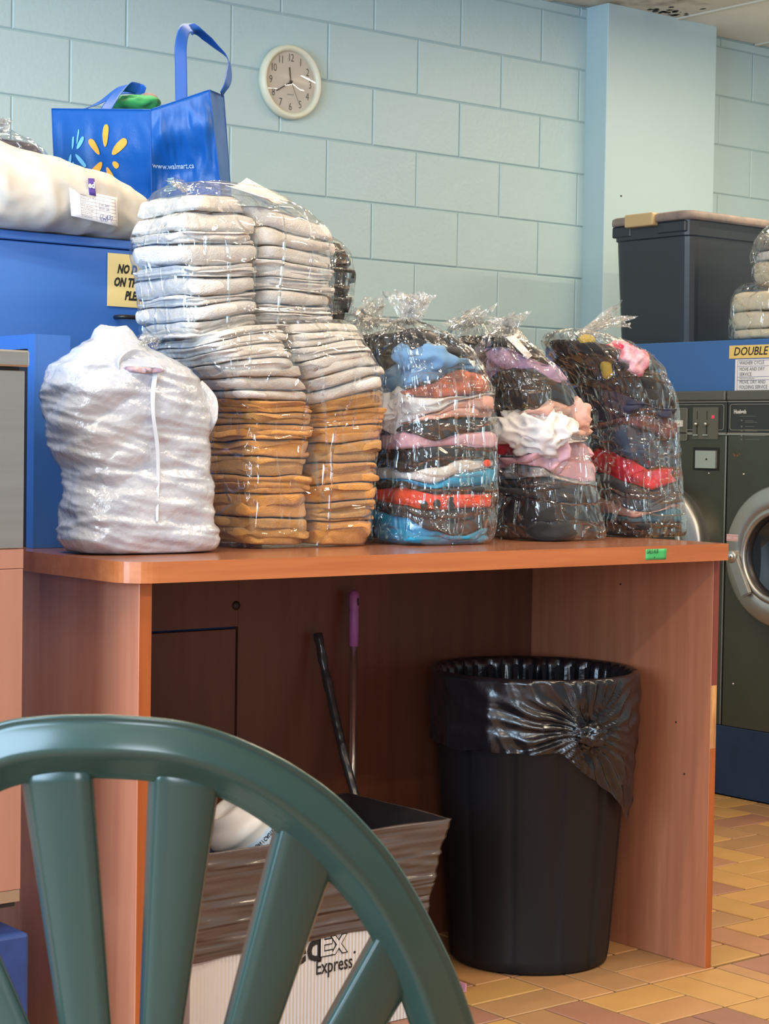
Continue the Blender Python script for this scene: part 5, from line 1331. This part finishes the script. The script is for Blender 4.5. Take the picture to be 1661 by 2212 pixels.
# liner cuff, leaning outwards on the opened flaps
M_GFILM = mat('grey_bin_film', srgb(88, 78, 74), 0.17, spec=0.6, bump=0.8, bscale=5, bdist=0.014, ridged=True, bstretch=(0.6, 0.6, 16), bump2=(0.2, 60, .002))
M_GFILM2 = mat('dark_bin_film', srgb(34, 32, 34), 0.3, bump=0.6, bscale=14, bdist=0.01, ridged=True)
rimF = at(973, 1768, Y=2.868)
def cuff():
    vs = []; fs = []; segs = []
    x0, x1, y0, y1 = XB0 - 0.03, rimF.x, 2.868, 3.20; zr = rimF.z
    prof = [(-0.045, 0.16, 1), (-0.012, 0.0 + .30, 1), (0.0, zr, 0), (-0.004, zr + .002, 0), (-0.03, 0.22, 0), (-0.05, 0.10, 0)]
    # outline points round the rectangle (front longer)
    rim = []
    N = [110, 50, 110, 50]; C = [(x0, y0), (x1, y0), (x1, y1), (x0, y1)]
    for e in range(4):
        a, b = C[e], C[(e + 1) % 4]
        for k in range(N[e]): t = k / N[e]; rim.append((a[0] + (b[0] - a[0]) * t, a[1] + (b[1] - a[1]) * t, e, t))
    cx, cy = (x0 + x1) / 2, (y0 + y1) / 2
    def ring(ins, z, wob):
        base = len(vs)
        for x, y, e, t in rim:
            hx, hy = (x1 - x0) / 2 - ins, (y1 - y0) / 2 - ins
            X = cx + (x - cx) * hx / ((x1 - x0) / 2); Yq = cy + (y - cy) * hy / ((y1 - y0) / 2)
            w = wob * (0.008 * rdg(X * 1.6 + 3, z * 30 + X * 2, Yq * 2) ** 2 + 0.003 * rdg(X * 5, z * 70 - X * 3, Yq * 5) + 0.002 * nz(X * 20, z * 30, Yq * 20))
            n = ((0, -1), (1, 0), (0, 1), (-1, 0))[e]
            zz_ = z + (0.004 * nz(X * 14, Yq * 14, 3) if wob else 0)
            vs.append((X + n[0] * w, Yq + n[1] * w, zz_))
        return base
    zlo = 0.195
    R_ = [ring(0.033, zlo, 1)] + [ring(0.033 * (1 - s) ** 0.7, zlo + (zr - zlo) * s, 1) for s in [k / 44 for k in range(1, 45)]]
    R_ += [ring(0.006, zr + .001, 0.3), ring(0.030, zr - .03, 0.3), ring(0.05, zr - .10, 0.3), ring(0.055, 0.06, 0.3)]
    K = len(rim)
    for q, (a, b) in enumerate(zip(R_, R_[1:])):
        for i in range(K): fs.append((a + i, a + (i + 1) % K, b + (i + 1) % K, b + i))
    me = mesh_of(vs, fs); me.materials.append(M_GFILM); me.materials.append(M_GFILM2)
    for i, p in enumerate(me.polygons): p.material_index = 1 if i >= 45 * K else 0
    link('liner_cuff', me, None, cbx, True)
cuff()
tz = at(645, 2100, Y=YB0)
fe = at(688, 2066, Y=YB0 - .001)
fq = Matrix.Translation(fe) @ FY
text('courier_lettering', 'Fed', 0.092, Matrix.Translation(at(697, 2071, Y=YB0 - .001)) @ FY, M_INK, cbx, bold=0.0022, xs=.84, ys=.92, align='RIGHT')
text('courier_lettering', 'Ex', 0.080, fq, M_INK, cbx, bold=0.0034, xs=.84, ys=.92, space=.95)
text('courier_lettering', 'Ex', 0.080, Matrix.Translation((0, -0.0008, 0)) @ fq, M_CARD, cbx, bold=0.0010, xs=.84, ys=.92, space=.95)
text('courier_lettering', 'Express', 0.040, Matrix.Translation(at(681, 2106, Y=YB0 - .001)) @ FY, M_INK, cbx, bold=0.0004, xs=.72, ys=1.0)
bm = bmesh.new(); q = at(766, 2057, Y=YB0 - .0006); bmesh.ops.create_circle(bm, cap_ends=True, segments=14, radius=.0028, matrix=Matrix.Translation(q) @ FY); bmobj('print_dot', bm, M_INK, cbx)
adopt(cbx)

# bleach bottle tipped over in the box
bc = at(522, 1788, Y=3.02)
bot = thing('detergent_jug', 'white plastic jug with a caution label tipped over in the lined box', 'jug', tuple(bc))
axd = (HR * -0.55 - HF * 0.22 + Vector((0, 0, 0.78))).normalized()      # axis towards its base end, upper left
bx = axd.cross(HF).normalized(); by = axd.cross(bx)
MB = Matrix(((bx.x, by.x, axd.x, bc.x), (bx.y, by.y, axd.y, bc.y), (bx.z, by.z, axd.z, bc.z), (0, 0, 0, 1)))
bm = bmesh.new()
lathe(bm, [(0.001, 0.036), (0.028, 0.036), (0.032, 0.040), (0.034, 0.052), (0.040, 0.055), (0.046, 0.050), (0.048, 0.038), (0.060, 0.032), (0.070, 0.022), (0.0745, 0.010), (0.074, 0.004), (0.070, -0.001), (0.068, -0.02), (0.068, -0.13), (0.055, -0.16), (0.02, -0.18), (0.018, -0.20)], 64, MB)
bmobj('jug_body', bm, M_WHITEP, bot, True)
bm = bmesh.new(); lathe(bm, [(0.0685, -0.008), (0.0688, -0.014), (0.0688, -0.10), (0.0685, -0.11)], 64, MB)
bmobj('blue_label', bm, mat('pale_blue_label', srgb(196, 214, 232), .4, var=.5, vcol=srgb(120, 176, 224), vscale=10), bot, True)
ribbon('handle', [MB @ Vector((-.045, -.03, .035)), MB @ Vector((-.03, -.04, .075)), MB @ Vector((0.01, -.04, .082)), MB @ Vector((.045, -.02, .05))], [.008, .009, .009, .008], tuple(by), M_WHITEP, bot, .010, 0, 24)
# lettering wrapped on the label, facing the viewer
def wraptext(s, size, z, th0, m):
    cu = bpy.data.curves.new('t', 'FONT'); cu.body = s; cu.size = size; cu.offset = .0003; cu.align_x = 'CENTER'; t = bpy.data.objects.new('t', cu)
    me = bpy.data.meshes.new_from_object(t); bpy.data.objects.remove(t); bpy.data.curves.remove(cu)
    for v in me.vertices:
        a = th0 + v.co.x * 0.8 / 0.069; v.co = MB @ Vector((0.0696 * cos(a), 0.0696 * sin(a), z - v.co.y))
    me.materials.clear(); me.materials.append(m); link('label_lettering', me, None, bot)
vd = MB.inverted().to_3x3() @ (-HF); th0 = atan2(vd.y, vd.x)
wraptext('ATTENTION / CAUTION', 0.011, -0.020, th0 + 0.35, M_INK)
wraptext('DANGER', 0.006, -0.034, th0 + .35, M_INK)
adopt(bot)
# blue cap thing beneath jug
lump('rag', at(448, 1838, Y=3.06), 0.04, cloth('dark_blue_rag', 24, 34, 80), 8, (1.3, 1, .6), 'dark blue rag in the lined box below the jug', 'rag', sub=3)

def handle_tool(name, label, cat, pts, rad, m, grip=None):
    t = thing(name, label, cat, tuple(pts[-1])); bm = bmesh.new(); tube(bm, pts, rad, 16); bmobj('pole', bm, m, t, True); return t
YK = 3.345
top_ = at(765, 1275, Y=YK); base_ = at(761, 1700, Y=YK - .05)
dirb = (base_ - top_).normalized()
btm = top_ + dirb * ((top_.z - 0.045) / -dirb.z); btm.y = min(btm.y, YK)
br = thing('broom', 'broom with pink grip and steel pole leaning on the back panel', 'broom', tuple(btm))
g1 = top_ + dirb * 0.125
bm = bmesh.new(); tube(bm, [g1, btm], 0.0078, 18); bmobj('pole', bm, mat('brushed_pole', (0.62, 0.56, 0.50), 0.25, 0.9), br, True)
M_PNK = mat('pink_grip', srgb(158, 96, 158), 0.5)
bm = bmesh.new(); tube(bm, [top_ + dirb * s for s in (0, .003, .012, .03, .036, .045, .05, .125)], [.005, .009, .0125, .0125, .0118, .0105, .0115, .0108], 20); bmobj('grip', bm, M_PNK, br, True)
qh = top_ + dirb * .026 + Vector((0.004, 0, 0))
bm = bmesh.new(); bmesh.ops.create_uvsphere(bm, u_segments=12, v_segments=8, radius=1, matrix=Matrix.Translation(qh - HF * 0.010 + HR * .005) @ Matrix.Rotation(-YAW, 4, 'Z') @ Matrix.Diagonal((.0035, .0035, .010, 1))); bmobj('hang_hole', bm, M_INK, br, True)
bm = bmesh.new(); box(bm, btm.x - .12, btm.x + .12, btm.y - .022, btm.y + .018, btm.z - .01, btm.z + .03, .008, 2); bmobj('head', bm, M_PNK, br)
bm = bmesh.new()
for k in range(34): x = btm.x - .115 + .23 * k / 33; tube(bm, [(x, btm.y - .002, btm.z - .008), (x + (k - 16.5) * .0005, btm.y - .006, .002)], .003, 5)
o = bmobj('bristles', bm, mat('bristle', srgb(150, 110, 150), .7), br); o['kind'] = 'stuff'
adopt(br)
t2 = [at(686, 1368, Y=3.35), at(700, 1440, Y=3.33), at(722, 1540, Y=3.29), at(745, 1640, Y=3.25), at(765, 1712, Y=3.22), at(782, 1775, Y=3.19)]
dp = thing('mop_handle', 'black plastic wrapped pole leaning behind the lined box', 'pole', tuple(t2[-1]))
M_WRP = mat('wrapped_black', (0.03, 0.03, 0.033), 0.22, bump=0.8, bscale=25, bdist=.01, ridged=True)
bm = bmesh.new(); pts = []; rr_ = []
for i in range(len(t2) - 1):
    for k in range(5):
        pts.append(t2[i].lerp(t2[i + 1], k / 5)); s = (i * 5 + k)
        rr_.append(0.0098 + (0.0015 * math.sin(s * 2.1) if s < 9 else 0))
pts.append(t2[-1]); rr_.append(.0095); pts.append(Vector((t2[-1].x + .03, YB1 + .05 - .03, .02))); rr_.append(.0095)
bm2 = bm; tube(bm, pts, rr_, 16); bmobj('pole', bm, M_WRP, dp, True)
adopt(dp)
pk = at(998, 2086, Y=2.99)
dpan = thing('dustpan', 'pink dustpan corner between the waste bin and the chair', 'dustpan', (pk.x, pk.y, 0))
bm = bmesh.new(); box(bm, pk.x - .16, pk.x - .004, 2.97, 3.02, 0.001, 0.004); box(bm, pk.x - .008, pk.x - .004, 2.97, 3.02, 0.004, 0.018); box(bm, pk.x - .16, pk.x - .008, 3.016, 3.02, 0.004, .03)
bmobj('pan', bm, mat('pink_pan', srgb(196, 140, 160), .5), dpan)
bm = bmesh.new(); tube(bm, [(pk.x - .09, 3.02, .015), (pk.x - .09, 3.08, .03)], .008, 10); bmobj('handle', bm, mat('pink_pan', (0, 0, 0)), dpan, True)
adopt(dpan)

# ---------------------------------------------------------------- green resin armchair
CD = 1.33
ch = thing('resin_chair', 'green moulded plastic armchair with fan slat back in the foreground', 'chair', (0.85, 1.30, 0))
outer = [(-520, 2260), (-470, 2080), (-400, 1925), (-310, 1790), (-190, 1670), (-100, 1605), (0, 1560), (90, 1546), (180, 1543), (270, 1545), (380, 1555), (470, 1577), (560, 1613), (640, 1656), (720, 1712), (790, 1780), (850, 1852), (900, 1930), (945, 2015), (985, 2100), (1015, 2180), (1040, 2262), (1075, 2400), (1100, 2560), (1115, 2760), (1120, 3000)]
inner = [(-380, 2310), (-335, 2140), (-275, 1990), (-200, 1870), (-115, 1785), (-50, 1740), (10, 1706), (80, 1688), (175, 1682), (270, 1684), (360, 1692), (440, 1710), (512, 1742), (580, 1785), (645, 1838), (700, 1892), (752, 1950), (792, 2010), (828, 2075), (858, 2140), (885, 2215), (910, 2290), (940, 2420), (960, 2580), (975, 2780), (985, 3000)]
def cdepth(px, py):      # back wraps away from the viewer at the sides and reclines towards the top
    return CD + 0.30 * ((px - 270) / 900) ** 2 * 0.5 + 0.12 * (py - 1550) / 1000 * 0.6
def spl(P, t):
    s = t * (len(P) - 1); i = min(int(s), len(P) - 2); f = s - i
    g = lambda k: Vector((P[max(0, min(len(P) - 1, k))]))
    p0, p1, p2, p3 = g(i - 1), g(i), g(i + 1), g(i + 2)
    return 0.5 * ((2 * p1) + (p2 - p0) * f + (2 * p0 - 5 * p1 + 4 * p2 - p3) * f * f + (3 * p1 - p0 - 3 * p2 + p3) * f ** 3)
bm = bmesh.new(); G = []
sec = [(0.0, -0.012), (0.0, 0.001), (0.03, 0.004), (0.07, 0.0035), (0.11, 0.0025), (0.16, 0.0045), (0.28, 0.0075), (0.40, 0.0105), (0.50, 0.0128), (0.56, 0.0136), (0.62, 0.0125), (0.69, 0.0085), (0.78, 0.001), (0.88, -0.007), (0.96, -0.012), (1.0, -0.014), (1.0, -0.020), (0.85, -0.016), (0.6, 0.004), (0.3, 0.002), (0.08, -0.004), (0.04, -0.012)]
n = 150
for j in range(n + 1):
    t = j / n; o_, i_ = spl(outer, t), spl(inner, t); row = []
    for s, h in sec:
        q = o_.lerp(i_, s); D = cdepth(q.x, q.y) - h; row.append(bm.verts.new(at(q.x, q.y, D=D)))
    G.append(row)
K = len(sec)
for j in range(n):
    for i in range(K): bm.faces.new((G[j][i], G[j][(i + 1) % K], G[j + 1][(i + 1) % K], G[j + 1][i]))
bm.faces.new(G[0][::-1]); bm.faces.new(G[-1])
bmobj('back_frame', bm, M_GREEN, ch, True)
def slat(L0, L1, R0_, R1_, ext=2950):
    """left edge L0->L1, right edge R0->R1 in picture points, continued down to ext"""
    def line(a, b, y): t = (y - a[1]) / (b[1] - a[1]); return a[0] + (b[0] - a[0]) * t
    bm = bmesh.new(); G = []
    for k in range(28):
        v = (k - 1) / 26
        yl_, yr2 = L0[1] + (ext - L0[1]) * v, R0_[1] + (ext - R0_[1]) * v
        xl, xr = line(L0, L1, yl_), line(R0_, R1_, yr2)
        row = []
        cr = [(-0.07, 0.018), (-0.065, 0.012), (0.02, 0.001), (0.06, -0.0035), (0.12, -0.0055), (0.3, -0.006), (0.5, -0.0065), (0.7, -0.006), (0.92, -0.005), (0.98, -0.002), (1.0, 0.006), (0.99, 0.014), (0.94, 0.014), (0.9, 0.0), (0.12, 0.0), (0.0, 0.018)]
        for u, h in cr:
            x = xl + (xr - xl) * u; y = yl_ + (yr2 - yl_) * u; row.append(bm.verts.new(at(x, y, D=cdepth(x, y) + h + 0.014)))
        G.append(row)
    K = len(G[0])
    for j in range(len(G) - 1):
        for i in range(K): bm.faces.new((G[j][i], G[j][(i + 1) % K], G[j + 1][(i + 1) % K], G[j + 1][i]))
    bm.faces.new(G[0][::-1]); bm.faces.new(G[-1])
    o = bmobj('back_slat', bm, M_GREEN, ch, True)
slat((58, 1700), (134, 2212), (202, 1690), (241, 2212))
slat((329, 1690), (307, 2212), (472, 1712), (397, 2212))
slat((603, 1780), (490, 2212), (724, 1866), (604, 2212))
slat((830, 1985), (702, 2212), (888, 2130), (838, 2212))
slat((-240, 1880), (-60, 2212), (-122, 1780), (65, 2212))
slat((-330, 1990), (-190, 2212), (-280, 2110), (-185, 2330), 2500)
# seat, arms and legs (below and beside the frame)
c0 = at(270, 2900, D=CD + .10); c0.z = 0
R_ch = Matrix(((HR.x, HF.x, 0, c0.x), (HR.y, HF.y, 0, c0.y), (0, 0, 1, 0), (0, 0, 0, 1)))
bm = bmesh.new(); nU, nV = 14, 14; G = []
for side in (0, 1):
    for j in range(nV + 1):
        row = []
        for i in range(nU + 1):
            u, v = i / nU * 2 - 1, j / nV
            w = 0.215 + 0.03 * v; x = u * w; y = 0.44 * v - 0.02; z = 0.435 - 0.02 * (1 - u * u) * (1 - (2 * v - 1) ** 2) + 0.02 * v ** 3 * 0 - 0.02 * max(0, v - .85) / .15 - side * .006
            row.append(bm.verts.new(R_ch @ Vector((x, y, z))))
        G.append(row)
W_ = nV + 1
for s in (0, 1):
    for j in range(nV):
        for i in range(nU):
            a = G[s * W_ + j]; b = G[s * W_ + j + 1]; bm.faces.new((a[i], a[i + 1], b[i + 1], b[i]))
for j in range(nV):
    for i in (0, nU): bm.faces.new((G[j][i], G[j + 1][i], G[W_ + j + 1][i], G[W_ + j][i]))
for i in range(nU):
    for j in (0, nV): bm.faces.new((G[j][i], G[j][i + 1], G[W_ + j][i + 1], G[W_ + j][i]))
bmobj('seat', bm, M_GREEN, ch, True)
for sx in (-1, 1):
    for fy, spl_ in ((0.0, -.05), (0.40, .03)):
        bm = bmesh.new(); a = R_ch @ Vector((sx * .20, fy, .43)); b = R_ch @ Vector((sx * .255, fy + spl_, 0.0))
        tube(bm, [a, a.lerp(b, .5), b], [.032, .026, .020], 4); bmobj('leg', bm, M_GREEN, ch)
    bm = bmesh.new(); tube(bm, [R_ch @ Vector((sx * .285, -0.0, .53)), R_ch @ Vector((sx * .290, .12, .575)), R_ch @ Vector((sx * .285, .33, .575)), R_ch @ Vector((sx * .27, .40, .54)), R_ch @ Vector((sx * .245, .41, .43))], [.022, .026, .026, .024, .024], 10)
    bmobj('armrest', bm, M_GREEN, ch, True)
adopt(ch)
